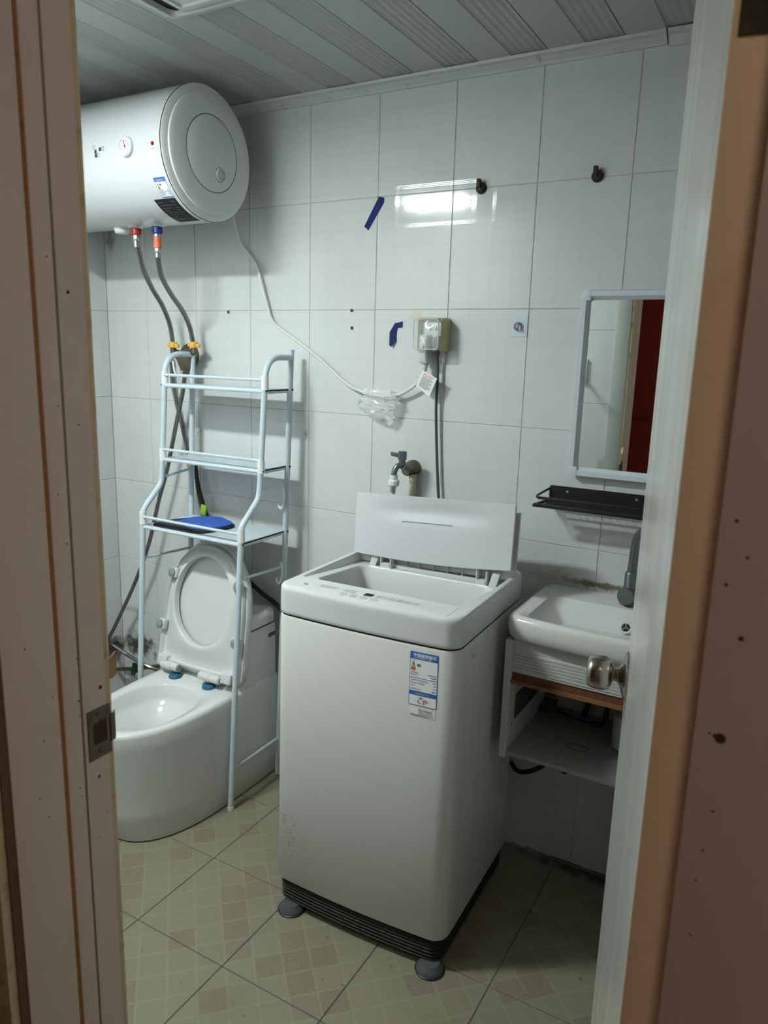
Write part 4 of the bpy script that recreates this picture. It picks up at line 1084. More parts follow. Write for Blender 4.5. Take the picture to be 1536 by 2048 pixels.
# energy sticker on the front
def fy(x): return -D2 - BOW*(1-(x/W2)**2)
def fpatch(x0, x1, z0, z1, e, n=4):
    mb = MB(); vs = []
    for i in range(n+1):
        x = x0+(x1-x0)*i/n
        vs += [(x, fy(x)-e, z0), (x, fy(x)-e, z1)]
    return mb.add(vs, [(2*i, 2*i+2, 2*i+3, 2*i+1) for i in range(n)])
x0, x1, z0, z1 = 0.139, 0.210, 0.7165, 0.851
el = obj('energy_label', fpatch(x0, x1, z0, z1, 0.0006), LBLUE, wm)
m_ = 0.0016
obj('label_panel', fpatch(x0+m_, x1-m_, 0.787, 0.8325, 0.0011), PAPER, el)
obj('label_panel', fpatch(x0+m_, x1-m_, 0.7535, 0.7853, 0.0011), PAPER, el)
obj('label_panel', fpatch(x0+m_, x1-m_, 0.7165+m_, 0.7425, 0.0011), PAPER, el)
E1 = 0.0015
def ft(s, size, x, z, mat=INK, align='LEFT', nm='printed_text', wt=0.0):
    sl = -2*0
    return text_on(s, size, mat, el, nm, origin=(x, fy(x)-E1-0.0006, z), right=(1, (fy(x+0.03)-fy(x))/0.03, 0), up=(0,0,1), align=align, weight=wt)
ft('中国能效标识', 0.0098, 0.1475, 0.8400, PAPER, nm='header_text', wt=0.0002)
ft('CHINA  ENERGY  LABEL', 0.0044, 0.1480, 0.8352, PAPER, nm='header_text')
for i, mm in enumerate((INK_GR, INK_GR, INK_Y, INK_R, INK_R)):
    zz = 0.8255-0.0042*i
    obj('rating_bar', fpatch(0.1485-0.0018-0.0011*i, 0.1485+0.0018+0.0011*i, zz-0.0037, zz, E1, 1), mm, el)
ft('耗能低', 0.0026, 0.1455, 0.8277); ft('耗能高', 0.0026, 0.1455, 0.8010)
obj('grade_arrow', MB().add([(0.1565, fy(0.157)-E1, 0.8185), (0.1595, fy(0.16)-E1, 0.8215), (0.1668, fy(0.167)-E1, 0.8215), (0.1668, fy(0.167)-E1, 0.8155), (0.1595, fy(0.16)-E1, 0.8155)], [(0,4,3,2,1)]), INK, el)
ft('2级', 0.0042, 0.1600, 0.8170, PAPER)
for (s, xx, zz, al) in (('生产者名称',0.1425,0.7975,'LEFT'),('规格型号',0.1425,0.7925,'LEFT'),
                        ('耗电量(千瓦时/工作周期)',0.1425,0.7800,'LEFT'),('用水量(升/工作周期)',0.1425,0.7728,'LEFT'),('洗净比',0.1425,0.7655,'LEFT'),('洗涤容量(千克)',0.1425,0.7575,'LEFT')):
    ft(s, 0.0040, xx, zz, INK, al)
for (w_, zz) in ((0.020,0.7975),(0.015,0.7915),(0.008,0.7795),(0.005,0.7725),(0.006,0.7655),(0.010,0.7575)):
    obj('print_line', fpatch(0.2065-w_, 0.2065, zz, zz+0.0022, E1, 2), INK_G, el)
ft('依据国家标准 GB 12021.4', 0.0032, 0.155, 0.7465, PAPER)
cx_, cz_ = 0.170, 0.7305
for k in range(3):
    a = 2*PI*k/3+PI/2
    cc = Vector((cx_+0.0052*math.cos(a), fy(cx_)-E1-0.0004, cz_+0.0052*math.sin(a)))
    arc = [cc + Vector((0.0034*math.cos(a+b_*0.1), 0, 0.0034*math.sin(a+b_*0.1))) for b_ in range(-18, 22, 3)]
    obj('mark', MB().tube(arc, 0.0006, n=5, sub=1), INK, el)
obj('mark', MB().tube([Vector((0.1825+0.0055*math.cos(a*PI/8), fy(0.1825)-E1-0.0003, 0.7312+0.0026*math.sin(a*PI/8))) for a in range(17)], 0.0004, n=5, sub=1), INK_R, el)
ft('节能', 0.0040, 0.1790, 0.7297, INK_R)
sk = obj('service_label', fpatch(0.1425, 0.2085, 0.690, 0.7125, 0.0006), PAPER, wm)
text_on('微信扫码服务', 0.0060, INK, sk, 'printed_text', origin=(0.1645, fy(0.165)-0.0015, 0.7035), right=(1,(fy(0.2)-fy(0.165))/0.035,0))
text_on('使用说明 售后服务', 0.0044, INK_G, sk, 'printed_text', origin=(0.1645, fy(0.165)-0.0015, 0.6980), right=(1,(fy(0.2)-fy(0.165))/0.035,0))
for (zz, w_) in ((0.6935,0.060),(0.6915,0.045)):
    obj('print_line', fpatch(0.1445, 0.1445+w_, zz, zz+0.0009, 0.0011, 3), INK_G, sk)
fr_ = MB()
for (a, b_, c, d) in ((0.1625,0.2065,0.7100,0.7104),(0.1625,0.2065,0.6962,0.6966),(0.2061,0.2065,0.6962,0.7104)):
    q = fpatch(a, b_, c, d, 0.0011, 3); fr_.add(q.v, q.f)
obj('label_frame', fr_, INK_G, sk)
sl_ = obj('side_label', MB().box(W2+0.0001, W2+0.0006, -0.160, -0.120, 0.818, 0.848), PLAST_W, wm)
text_on('合格证', 0.007, INK_G, sl_, 'printed_text', origin=(W2+0.0010, -0.155, 0.822), right=(0,1,0))

# ================================================================ WALL FITTINGS ABOVE THE MACHINE
sb = thing('socket_box', 'splash-proof wall socket box with yellowed sides and clear cover', 'socket', (1.43, 0, 1.54))
X0, X1, Z0, Z1, DY = 1.383, 1.476, 1.540, 1.638, -0.072
shell = MB()
bo = lambda y, g=0: [(x, y, z) for x, z in rrect(X0+g, X1-g, Z0+g, Z1-g, 0.008)]
shell.loft([bo(-0.001), bo(-0.034), bo(-0.036, 0.003), bo(-0.030, 0.004), bo(-0.003, 0.004)], True, False)
obj('box_body', shell, BOXY, sb, sharp=50)
plate = obj('socket_plate', MB().loft([bo(-0.004, 0.006), bo(-0.012, 0.006), bo(-0.014, 0.009)]), SOCK, sb, sharp=50)
for (xx, zz) in ((1.418,1.607),(1.437,1.607),(1.456,1.607)):
    obj('socket_slot', MB().obox((xx, -0.0145, zz), (0.0014,0,0.001), (0,0.0008,0), (0.0006,0,0.0045)), BLACK, plate)
cv = MB()
cv.loft([bo(-0.036, 0.001), bo(DY+0.006, 0.004), bo(DY, 0.009)], False, True)
obj('clear_cover', cv, COVER, sb, sharp=50)
rim = [Vector((x, DY+0.002, z)) for x, z in rrect(X0+0.006, X1-0.006, Z0+0.006, Z1-0.006, 0.008)]
obj('cover_rim', MB().tube(rim+[rim[0]], 0.0016, n=6, sub=1), PLAST_W, sb)
obj('side_wall', MB().box(X1-0.003, X1, -0.060, -0.034, Z0+0.004, Z1-0.004), BOXY, sb, bevel=0.001)

def wall_cord(name, label, pts, r, mat, cat='cord'):
    return tag(solo(name, MB().tube(pts, r, n=8), mat, pts[-1]), label, cat)
# white plug with shroud, heater cord
pg = thing('power_plug', 'large white heater plug in the socket box', 'plug', (1.409, -0.04, 1.50))
obj('plug_body', MB().loft([[(x, -0.015, z) for x, z in rrect(1.399, 1.427, 1.505, 1.588, 0.006)], [(x, -0.050, z) for x, z in rrect(1.399, 1.427, 1.505, 1.588, 0.006)], [(x, -0.055, z) for x, z in rrect(1.403, 1.423, 1.511, 1.582, 0.006)]]), PLAST_W, pg, sharp=50)
obj('test_button', MB().lathe([(0.006,0),(0.006,0.003),(0.004,0.004)], (1.413, -0.055, 1.555), (0,-1,0), n=14), PLAST_W, pg)
for xx in (1.406, 1.420): obj('indicator', MB().lathe([(0.0022,0),(0.0018,0.001)], (xx, -0.055, 1.572), (0,-1,0), n=10), PAD_G, pg)
obj('strain_relief', MB().lathe([(0.011,0.0),(0.009,-0.012),(0.006,-0.026)], (1.413, -0.034, 1.508), (0,0,1), n=14), PLAST_W, pg)
wall_cord('power_cable', 'white cord drooping from the water heater to the socket box',
          [(0.6920, -0.0500, 1.9820), (0.6860, -0.0350, 1.9380), (0.6970, -0.0180, 1.8760), (0.7550, -0.0160, 1.8130), (0.7770, -0.0180, 1.7570), (0.7990, -0.0160, 1.6880), (0.8210, -0.0120, 1.6280), (0.8810, -0.0080, 1.5860), (0.9500, -0.0100, 1.5480), (1.0260, -0.0120, 1.5010), (1.1170, -0.0140, 1.4360), (1.1770, -0.0180, 1.4120), (1.2530, -0.0220, 1.4000), (1.3180, -0.0260, 1.4060), (1.3630, -0.0300, 1.4270), (1.3940, -0.0320, 1.4520), (1.4070, -0.0330, 1.4780), (1.413,-0.034,1.482)], 0.0050, CORD_W)
pg2 = thing('power_plug', 'dark grey angled plug of the washing machine in the socket box', 'plug', (1.452, -0.04, 1.54))
obj('plug_body', MB().obox((1.452, -0.032, 1.562), (0.013,0,0.004), (0,0.014,0), (-0.004,0,0.020)), plain('plug_grey', (0.13, 0.145, 0.155), 0.5), pg2, bevel=0.005, seg=2)
obj('strain_relief', MB().lathe([(0.008,0),(0.006,-0.02)], (1.452, -0.034, 1.545), (0,0,1), n=12), CORD_G, pg2)
wall_cord('power_cable', 'dark grey cord hanging straight from the socket down behind the machine',
          [(1.452,-0.034,1.53), (1.4490, -0.0240, 1.5130), (1.4500, -0.0200, 1.4570), (1.4480, -0.0180, 1.3980), (1.4490, -0.0180, 1.3530), (1.4540, -0.0180, 1.2770), (1.4600, -0.0180, 1.2010), (1.4660, -0.0180, 1.1310), (1.4720, -0.0180, 1.0770), (1.4770, -0.0200, 0.9990)], 0.0044, CORD_G)
# warning tag round the white cord
tc0 = [(1.4100, -0.0400, 1.4840), (1.4610, -0.0460, 1.4620), (1.4370, -0.0440, 1.4080), (1.3890, -0.0400, 1.4370)]
tv = [Vector(p) for p in tc0]
nrm = (tv[1]-tv[0]).cross(tv[3]-tv[0]).normalized()
tg = solo('warning_tag', MB().loft([tv, [p-nrm*0.0006 for p in tv]]), PAPER, tuple(tv[3])); tag(tg, 'small white paper warning tag wrapped on the white cord', 'tag')
ru, uu = (tv[1]-tv[0]).normalized(), (tv[0]-tv[3]).normalized()
if nrm.y > 0: nrm = -nrm
for k in range(11):
    s = 0.10+0.078*k
    p = tv[0]+(tv[3]-tv[0])*s + nrm*0.0010
    wd = (tv[1]-tv[0]).length
    a0_, a1_ = (0.12, 0.86-(0.13 if k % 3 == 1 else 0.0))
    obj('print_line', MB().obox(p+ru*wd*(a0_+a1_)/2, ru*wd*(a1_-a0_)/2, uu*0.0007, nrm*0.0001), INK_R if k < 3 else INK, tg)
# crumpled clear plastic bag hanging on the cord
rb_ = random.Random(11)
bgc = Vector((1.2530, -0.0300, 1.3830))
bag = MB(); nu, nv = 26, 16; rings = []
for k in range(nv+1):
    t = k/nv; ring_ = []
    zz = 0.038 - 0.092*t
    wdt = 0.062*(0.35+0.75*math.sin(PI*min(1, 0.18+0.62*t))) * (1.0 if t < 0.8 else 1.0-1.6*(t-0.8))
    dpt = 0.016*math.sin(PI*(0.12+0.83*t))
    for i in range(nu):
        a = 2*PI*i/nu
        j = 0.80+0.40*rb_.random()
        ring_.append(bgc + Vector((wdt*math.cos(a)*j + 0.006*math.sin(7*t), dpt*math.sin(a)*j*1.2, zz + 0.010*math.sin(3*a+4*t)*t - 0.010*math.cos(a)*t + 0.006*(rb_.random()-0.5))))
    rings.append(ring_)
bag.loft(rings, False, True)
bo_ = solo('plastic_bag', bag, BAG, tuple(bgc), sharp=12); tag(bo_, 'crumpled clear plastic bag wrapped round the white cord', 'plastic bag')

# tap for the machine
tp_ = thing('washer_tap', 'grey tap with white hose nut on the wall behind the machine', 'tap', (1.3610, 0.0000, 1.1810))
obj('wall_elbow', MB().lathe([(0.026,0),(0.026,0.012),(0.021,0.020),(0.0215,0.040),(0.018,0.044)], (1.3710, 0.0000, 1.1810), (-0.10,-1,0), n=24), DARKST, tp_, sharp=40)
q0 = Vector((1.3790, -0.0200, 1.1650))
obj('riser_pipe', MB().cyl(q0, q0+Vector((-0.002,0,-0.30)), 0.0125, n=16), PIPE_Y, tp_)
bt0, bt1 = Vector((1.3770, -0.0450, 1.1860)), Vector((1.3740, -0.0850, 1.2000))
obj('tap_body', MB().cyl(bt0, bt1, 0.0125, n=16).tube([bt1, bt1+Vector((-0.010,-0.012,-0.004)), bt1+Vector((-0.016,-0.018,-0.020)), bt1+Vector((-0.017,-0.019,-0.038))], 0.009, n=12), GREYMET, tp_)
sp0 = bt1+Vector((-0.017,-0.019,-0.030))
obj('bonnet', MB().lathe([(0.011,-0.004),(0.011,0.012),(0.014,0.013),(0.014,0.036),(0.012,0.038)], bt1+Vector((0,0,0.004)), (0,0,1), n=8), GREYMET, tp_, sharp=20)
obj('lever', MB().obox(bt1+Vector((-0.018,-0.006,0.030)), (0.015,0.005,-0.003), (0,0.005,0), (0,0,0.006)), GREYMET, tp_, bevel=0.002)
obj('hose_nut', MB().cyl(sp0+Vector((0,0,0.0)), sp0+Vector((-0.001,0,-0.014)), 0.0125, n=10).lathe([(0.014,-0.014),(0.0175,-0.018),(0.0175,-0.030),(0.012,-0.036)], sp0, (0,0,1), n=12), plain('nut_white', (0.70, 0.70, 0.66), 0.5), tp_, sharp=20)
obj('ferrule', MB().cyl(sp0+Vector((-0.001,0,-0.034)), sp0+Vector((-0.002,0,-0.054)), 0.0085, n=14), STEEL, tp_)
obj('fill_tube', MB().cyl(sp0+Vector((-0.002,0,-0.054)), sp0+Vector((-0.006,0,-0.20)), 0.0072, n=12), CORD_W, tp_)

# rusty plugs in the wall, hook pad, tape, anchors
for (p, lab) in (((1.5520, 0.0000, 1.9910), 'rusty pipe plug in the wall beside the lamp reflection'), ((1.8760, 0.0000, 1.9950), 'rusty dark pipe plug in the wall above the mirror')):
    c = Vector(p)
    t_ = thing('pipe_plug', lab, 'pipe plug', p, group='rusty plugs in the wall')
    obj('flange', MB().lathe([(0.0155,0),(0.0155,0.004),(0.011,0.009),(0.010,0.014)], c, (0,-1,0), n=20), RUSTY, t_)
    obj('square_head', MB().obox(c+Vector((-0.002,-0.016,0.010)), (0.0055,0,0), (0,0.006,0), (0,0,0.012)), RUSTY, t_, bevel=0.0015)
    obj('bore', MB().lathe([(0.0065,0.0142),(0.0045,0.0150)], c, (0,-1,0), n=14), BLACK, t_)
hk = thing('adhesive_hook', 'clear square adhesive wall hook beside the mirror', 'hook', (1.6870, 0.0000, 1.6130))
c = Vector((1.6870, 0.0000, 1.6150))
obj('pad', MB().loft([[(c.x+a, -0.0002, c.z+b_) for a, b_ in rrect(-0.026,0.026,-0.028,0.028,0.004)], [(c.x+a, -0.0018, c.z+b_) for a, b_ in rrect(-0.026,0.026,-0.028,0.028,0.004)]]), plain('adhesive_pad', (0.53, 0.59, 0.64), 0.2), hk)
arc = [c+Vector((0.011*math.cos(a*PI/10), -0.006, 0.011*math.sin(a*PI/10))) for a in range(21)]
obj('hook_ring', MB().tube(arc, 0.0014, n=6, sub=1), STEEL, hk)
obj('hook_pin', MB().tube([c+Vector((0.003,-0.004,0.010)), c+Vector((0.003,-0.010,0.0)), c+Vector((0.003,-0.014,-0.009)), c+Vector((0.003,-0.018,-0.004))], 0.0022, n=8), STEEL, hk)
def tape(pts, lab):
    vs = [Vector(p) for p in pts]
    mb = MB().loft([vs, [v+Vector((0,-0.0012,0)) for v in vs]])
    tag(solo('tape_strip', mb, TAPE, tuple(vs[-1])), lab, 'tape', 'blue tape scraps on the wall')
tape([(1.2190, -0.0000, 1.9940), (1.2380, -0.0000, 1.9890), (1.2370, -0.0000, 1.9760), (1.1840, -0.0000, 1.8990), (1.1690, -0.0000, 1.9110)], 'diagonal strip of dark blue tape stuck high on the tiles')
t2 = [(1.3150, -0.0010, 1.6280), (1.3140, -0.0010, 1.6100), (1.2970, -0.0010, 1.6090), (1.2930, -0.0030, 1.5900), (1.2940, -0.0060, 1.5710), (1.2810, -0.0100, 1.5510), (1.2750, -0.0100, 1.5570), (1.2720, -0.0040, 1.5960), (1.2880, -0.0010, 1.6230)]
tape(t2, 'bent scrap of dark blue tape beside the socket box')
for (p, lab) in (((0.6170, 0.0000, 1.6580), 'small dark screw hole between heater hoses and hanging cord'), ((1.1290, 0.0000, 1.6610), 'upper of two dark screw holes beside the blue tape scrap'), ((1.1310, 0.0000, 1.6070), 'lower of two dark screw holes beside the blue tape scrap')):
    tag(solo('wall_anchor', MB().lathe([(0.0055,0.0),(0.0055,0.0014),(0.0035,0.0008),(0.0032,0.0002)], p, (0,-1,0), n=14), INK, p), lab, 'wall anchor', 'screw holes in the tiles')
for (p, lab, w_) in (((0.9450, 0.0000, 1.2550), 'small grey adhesive clip on the tiles beside the rack', 0.011), ((0.4650, 0.0000, 1.2300), 'small white adhesive clip behind the rack post', 0.010)):
    c = Vector(p)
    t_ = thing('cable_clip', lab, 'clip', p, group='cable clips')
    obj('pad', MB().box(c.x-w_, c.x+w_, -0.003, -0.0003, c.z-0.013, c.z+0.013), plain('clip_pad', (0.58, 0.62, 0.62), 0.35), t_, bevel=0.001)
    obj('catch', MB().box(c.x-w_*0.6, c.x+w_*0.5, -0.008, -0.003, c.z-0.004, c.z+0.006), PLAST_W, t_, bevel=0.001)

# ================================================================ MIRROR, SHELF
mr = thing('wall_mirror', 'rectangular wall mirror in a pale plastic frame above the basin', 'mirror', (2.06, 0, 1.21))
mx0, mx1, mz0, mz1 = 1.866, 2.262, 1.213, 1.708
FW, FD = 0.024, -0.030
def fbar(a0, a1, horizontal, lo):
    mb = MB()
    if horizontal:
        z = lo
        pr_ = [(0,-0.002),(0,FD+0.004),(0.002,FD),(FW*0.62,FD),(FW,FD+0.012),(FW,-0.002)] if lo == mz0 else [(0,-0.002),(0,FD+0.004),(-0.002,FD),(-FW*0.62,FD),(-FW,FD+0.012),(-FW,-0.002)]
        return mb.loft([[(x, y, z+d) for d, y in pr_] for x in (a0, a1)])
    sg = 1 if lo == mx0 else -1
    pr_ = [(0,-0.002),(0,FD+0.004),(0.002,FD),(FW*0.62,FD),(FW,FD+0.012),(FW,-0.002)]
    return mb.loft([[(lo+sg*d, y, z) for d, y in pr_] for z in (a0, a1)])
obj('frame_bar', fbar(mz0+0.026, mz1-0.026, False, mx0), MFRAME, mr)
obj('frame_bar', fbar(mz0+0.026, mz1-0.026, False, mx1), MFRAME, mr)
obj('frame_bar', fbar(mx0+0.026, mx1-0.026, True, mz0), MFRAME, mr)
obj('frame_bar', fbar(mx0+0.026, mx1-0.026, True, mz1), MFRAME, mr)
for (cx_, cz_, sx, sz) in ((mx0,mz0,1,1),(mx1,mz0,-1,1),(mx0,mz1,1,-1),(mx1,mz1,-1,-1)):
    ol = [(0.012,-0.0005),(0.026,-0.0005),(0.026,FW),(FW,0.026),(-0.0005,0.026),(-0.0005,0.012),(0.003,0.004)]
    obj('frame_corner', MB().loft([[(cx_+sx*a, y, cz_+sz*b_) for a, b_ in ol] for y in (-0.002, FD-0.0006)]), MFRAME, mr, bevel=0.002)
obj('glass', MB().box(mx0+FW-0.006, mx1-FW+0.006, -0.0145, -0.0020, mz0+FW-0.006, mz1-FW+0.006), MIRROR, mr)

sf = thing('wall_shelf', 'small black metal wall shelf with guard rail under the mirror', 'shelf', (2.0, 0, 1.13))
sx0, sx1 = 1.812, 2.24
zt_, zb_ = 1.176, 1.132
obj('back_plate', MB().loft([[(x, y, z) for x, z in rrect(sx0, sx1, zb_+0.004, zt_, 0.006)] for y in (-0.0005, -0.003)]), BLACK, sf)
for xx in (1.865, 2.055, 2.19):
    obj('screw', MB().lathe([(0.0042,0),(0.0042,0.0015),(0.0022,0.002)], (xx, -0.003, zt_-0.015), (0,-1,0), n=12), STEEL, sf)
# tray: slats with cross bars
for k in range(5):
    yy = -0.014-0.020*k
    obj('tray_slat', MB().box(sx0+0.008, sx1-0.008, yy-0.0022, yy+0.0022, zb_, zb_+0.003), BLACK, sf)
for k in range(20):
    xx = sx0+0.012+(sx1-sx0-0.024)*k/19
    obj('cross_bar', MB().box(xx-0.002, xx+0.002, -0.106, -0.004, zb_-0.0015, zb_+0.0005), BLACK, sf)
obj('front_lip', MB().box(sx0-0.010, sx1+0.010, -0.112, -0.104, zb_-0.003, zb_+0.007), BLACK, sf, bevel=0.001)
for xx, s in ((sx0, -1), (sx1, 1)):
    obj('end_arm', MB().obox((xx+s*0.004, -0.058, zb_+0.001), (0.002,0,0), (s*-0.006, 0.053, 0), (0,0,0.004)), BLACK, sf)
    obj('rail_end', MB().tube([(xx, -0.003, zt_-0.010), (xx+s*0.010, -0.040, zt_-0.018), (xx+s*0.010, -0.080, zt_-0.020), (xx+s*0.002, -0.106, zt_-0.020)], 0.0032, n=8), BLACK, sf)
obj('front_rail', MB().box(sx0+0.0, sx1, -0.1085, -0.1045, zt_-0.025, zt_-0.017), BLACK, sf, bevel=0.001)
for xx in (sx0+0.045, sx1-0.15, sx1-0.045):
    obj('rail_post', MB().box(xx-0.003, xx+0.003, -0.108, -0.104, zb_, zt_-0.018), BLACK, sf)

# ================================================================ BASIN, TAP, CABINET
BX0, BX1, BYF, BYB, BZ = 1.823, 2.335, -0.340, -0.004, 0.888
bs_ = thing('wash_basin', 'small white ceramic wash basin with grime along the wall', 'basin', ((BX0+BX1)/2, -0.17, 0.82))
KB = dict(n=6, m=8)
def br(d, r, bow=0.018, db=0.0): return rrect(BX0+d, BX1-d, BYF+d, BYB-db, r, bow=bow, **KB)
def bi(x0_, x1_, y0_, y1_, r, bow=0.0): return rrect(x0_, x1_, y0_, y1_, r, bow=bow, **KB)
rg = [at_z(br(0.022, 0.03, 0.014), 0.822), at_z(br(0.010, 0.035, 0.016), 0.824), at_z(br(0.003, 0.036), 0.832), at_z(br(0.0, 0.036), 0.850), at_z(br(0.0, 0.036), 0.874), at_z(br(0.004, 0.034), BZ-0.005), at_z(br(0.011, 0.03, 0.018, 0.004), BZ),
      at_z(br(0.022, 0.03, 0.018, 0.010), BZ-0.001), at_z(bi(BX0+0.045, BX1-0.045, BYF+0.030, -0.098, 0.012, 0.016), BZ-0.006), at_z(bi(BX0+0.052, BX1-0.052, BYF+0.036, -0.104, 0.014, 0.014), BZ-0.016),
      at_z(bi(BX0+0.11, BX1-0.11, BYF+0.065, -0.150, 0.02, 0.004), BZ-0.085), at_z(bi(BX0+0.14, BX1-0.14, BYF+0.085, -0.165, 0.03), BZ-0.092)]
obj('bowl', MB().loft(rg), CERAMIC_OLD, bs_, sharp=42)
# overflow ring on the sloping back of the bowl
on = Vector((0, -0.80, 0.60)).normalized()
oc = Vector((2.083, -0.128, 0.8405))
ov = obj('drain_ring', MB().lathe([(0.0175,-0.002),(0.0175,0.003),(0.0155,0.0042),(0.0115,0.0038),(0.011,0.001)], oc, on, n=30, cap0=False, cap1=False), PLAST_W, bs_)
obj('drain_hole', MB().lathe([(0.0115,0.0012),(0.001,0.0013)], oc, on, n=24), BLACK, ov)
ou = Vector((1,0,0)); ow = on.cross(ou)
for k in range(3):
    a = PI/2+2*PI*k/3+0.15
    d_ = ou*math.cos(a)+ow*math.sin(a)
    obj('spoke', MB().obox(oc+d_*0.0062+on*0.0026, d_*0.0062, on.cross(d_)*0.0012, on*0.0008), STEEL, ov)
# basin tap
tpb = thing('basin_tap', 'dark grey basin tap with tall curved spout', 'tap', (2.095, -0.06, BZ))
tb0 = Vector((2.070, -0.058, BZ))
obj('base', MB().lathe([(0.024,-0.002),(0.024,0.006),(0.019,0.010)], tb0, (0,0,1), n=24), DARKST, tpb)
obj('body', MB().lathe([(0.0185,0.008),(0.0185,0.040),(0.0165,0.044),(0.0165,0.082),(0.0145,0.086)], tb0, (0,0,1), n=24), GREYMET, tpb)
obj('rope_ring', MB().lathe([(0.0172,0.040),(0.0186,0.042),(0.0172,0.044)], tb0, (0,0,1), n=24, cap0=False, cap1=False), ROTTEN, tpb)
obj('handle_disc', MB().lathe([(0.017,0.010),(0.0225,0.016),(0.0235,0.030),(0.0215,0.034)], tb0+Vector((0,0,0.022)), (-0.12,-1,0.10), n=30), GREYMET, tpb, sharp=40)
obj('spout', MB().tube([tb0+Vector((0.001,0,0.080)), tb0+Vector((0.003,0,0.13)), tb0+Vector((0.005,-0.002,0.165)), tb0+Vector((0.012,-0.010,0.190)), tb0+Vector((0.026,-0.030,0.205)), tb0+Vector((0.044,-0.060,0.200)), tb0+Vector((0.052,-0.076,0.180))], 0.0130, n=14), GREYMET, tpb)

cb = thing('basin_cabinet', 'open white wall-hung cabinet under the basin with rotten trim', 'cabinet', (2.08, -0.17, 0.495))
CX0, CX1, CYF = 1.829, 2.328, -0.337
for xx, s in ((CX0, 1), (CX1, -1)):
    a, b_ = min(xx, xx+s*0.018), max(xx, xx+s*0.018)
    sd = obj('side_panel', MB().box(a, b_, CYF, -0.003, 0.492, 0.822), BOARD, cb, bevel=0.0008, seg=1)
    if s > 0:
        obj('dark_cleat', MB().box(b_, b_+0.004, -0.285, -0.04, 0.585, 0.650), plain('dark_cleat', (0.06, 0.06, 0.05), 0.7), sd)
        for (yy, zz) in ((-0.30, 0.70), (-0.30, 0.575), (-0.10, 0.70)):
            obj('peg_hole', MB().lathe([(0.004,0),(0.003,0.0006)], (b_, yy, zz), (1,0,0), n=10), BLACK, sd)
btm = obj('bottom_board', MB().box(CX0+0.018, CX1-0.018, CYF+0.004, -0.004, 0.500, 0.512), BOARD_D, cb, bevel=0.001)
circ = [Vector((2.005+0.028*math.cos(a*PI/12), -0.215+0.018*math.sin(a*PI/12), 0.5125)) for a in range(25)]
obj('cup_ring', MB().tube(circ, 0.0009, n=5, sub=1), ROTTEN, btm)
# reeded fascia: flat top, fine grooves below
prf = [(-0.018+0.0, 0.822), (-0.018, 0.742)]
ridg = []
z = 0.822
ridg.append((CYF+0.012, z)); ridg.append((CYF+0.012, 0.790))
for k in range(6):
    zz = 0.788-0.0085*k
    ridg += [(CYF+0.0105, zz), (CYF+0.0105, zz-0.006), (CYF+0.013, zz-0.0072)]
ridg += [(CYF+0.012, 0.733), (CYF+0.030, 0.733), (CYF+0.030, 0.822)]
obj('fascia', MB().loft([[(x, y, z) for y, z in ridg] for x in (CX0+0.018, CX1-0.018)]), BOARD, cb, sharp=25)
rt = obj('pull_channel', MB().loft([[(x, y, z) for y, z in ((CYF+0.016,0.733),(CYF+0.014,0.712),(CYF+0.030,0.712),(CYF+0.030,0.733))] for x in (CX0+0.018, CX1-0.018)]), ROTTEN, cb)
obj('channel_lip', MB().loft([[(x, y, z) for y, z in ((CYF+0.004,0.712),(CYF+0.003,0.704),(CYF+0.028,0.702),(CYF+0.028,0.712))] for x in (CX0+0.018, CX1-0.018)]), ROTTEN_L, rt)

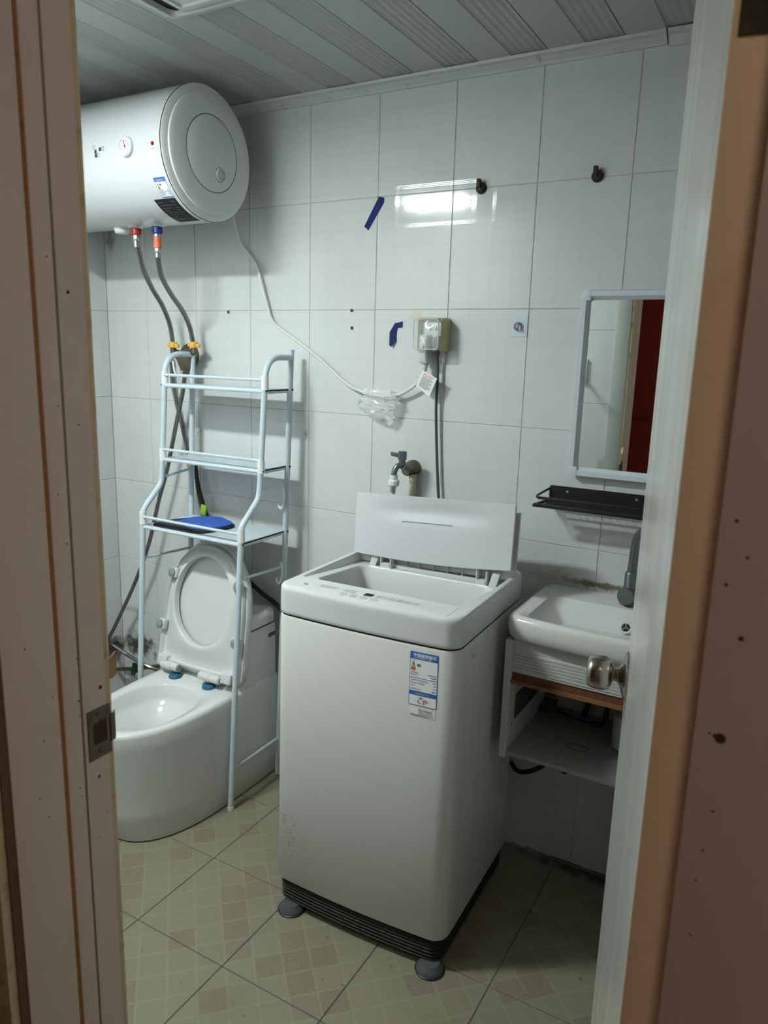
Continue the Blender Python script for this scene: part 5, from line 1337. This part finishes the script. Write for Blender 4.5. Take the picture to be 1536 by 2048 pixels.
# plumbing inside the cabinet
av = thing('angle_valve', 'corroded angle valve on the wall inside the basin cabinet', 'valve', (1.8560, -0.0200, 0.5060))
v0 = Vector((1.8620, -0.0040, 0.5250))
obj('wall_flange', MB().lathe([(0.024,0),(0.022,0.006),(0.012,0.010)], v0, (0,-1,0), n=20), DARKST, av)
obj('body', MB().cyl(v0, v0+Vector((0,-0.045,0)), 0.011).cyl(v0+Vector((0,-0.036,0)), v0+Vector((0.032,-0.036,-0.010)), 0.010), DARKST, av)
obj('hand_wheel', MB().lathe([(0.010,0.045),(0.017,0.050),(0.017,0.064),(0.012,0.067)], v0, (-0.35,-1,-0.30), n=12), DARKST, av, sharp=20)
hose('supply_hose', 'dark supply hose looping from the corroded angle valve to the basin', [v0+Vector((0.03,-0.036,-0.010)), (1.9380, -0.0500, 0.5090), (1.9980, -0.0600, 0.5100), (2.0330, -0.0600, 0.5230), (2.0410, -0.0600, 0.5580), (2.0410, -0.0550, 0.6020), (2.0430, -0.0500, 0.6530)], 0.0075, DARKHOSE)
hose('drain_hose', 'dark hose slanting down behind the open cabinet', [(1.9880, -0.0250, 0.5910), (1.9760, -0.0250, 0.5330), (1.9560, -0.0220, 0.4620), (1.9380, -0.0160, 0.3890), (1.9250, -0.0140, 0.3100)], 0.0085, DARKHOSE)
hose('loop_hose', 'dark hose loop under the basin cabinet beside the washing machine', [(1.7630, -0.0300, 0.2990), (1.7920, -0.0500, 0.2910), (1.8270, -0.0600, 0.3040), (1.8610, -0.0500, 0.3240), (1.8840, -0.0300, 0.3460)], 0.0075, DARKHOSE)
wt = thing('waste_trap', 'grey plastic waste trap under the wash basin', 'waste trap', (2.09, -0.14, 0.513))
wx, wy = 2.115, -0.150
obj('bottle', MB().lathe([(0.030,0.0),(0.036,0.006),(0.036,0.085),(0.032,0.095),(0.020,0.100),(0.018,0.20),(0.028,0.215),(0.028,0.283)], (wx, wy, 0.513), (0,0,1), n=24), plain('trap_plastic', (0.42, 0.42, 0.39), 0.5), wt, sharp=40)
dp = tag(solo('drain_pipe', MB().tube([(2.135,-0.10,0.499), (2.14,-0.09,0.30), (2.15,-0.07,0.0)], 0.022, n=16), BLACKPL, (2.15,-0.07,0)), 'black corrugated drain pipe between cabinet and floor', 'pipe')
# light pull seen only in the mirror
sw = thing('towel_hook', 'white plastic wall hook on the doorway wall, seen in mirror', 'hook', (1.50, RY, 1.43))
obj('plate', MB().box(1.490, 1.512, RY+0.0003, RY+0.006, 1.425, 1.535), PLAST_W, sw, bevel=0.002)
obj('peg', MB().tube([(1.501,RY+0.005,1.45),(1.501,RY+0.03,1.445),(1.501,RY+0.042,1.46)], 0.005, n=10), PLAST_W, sw)
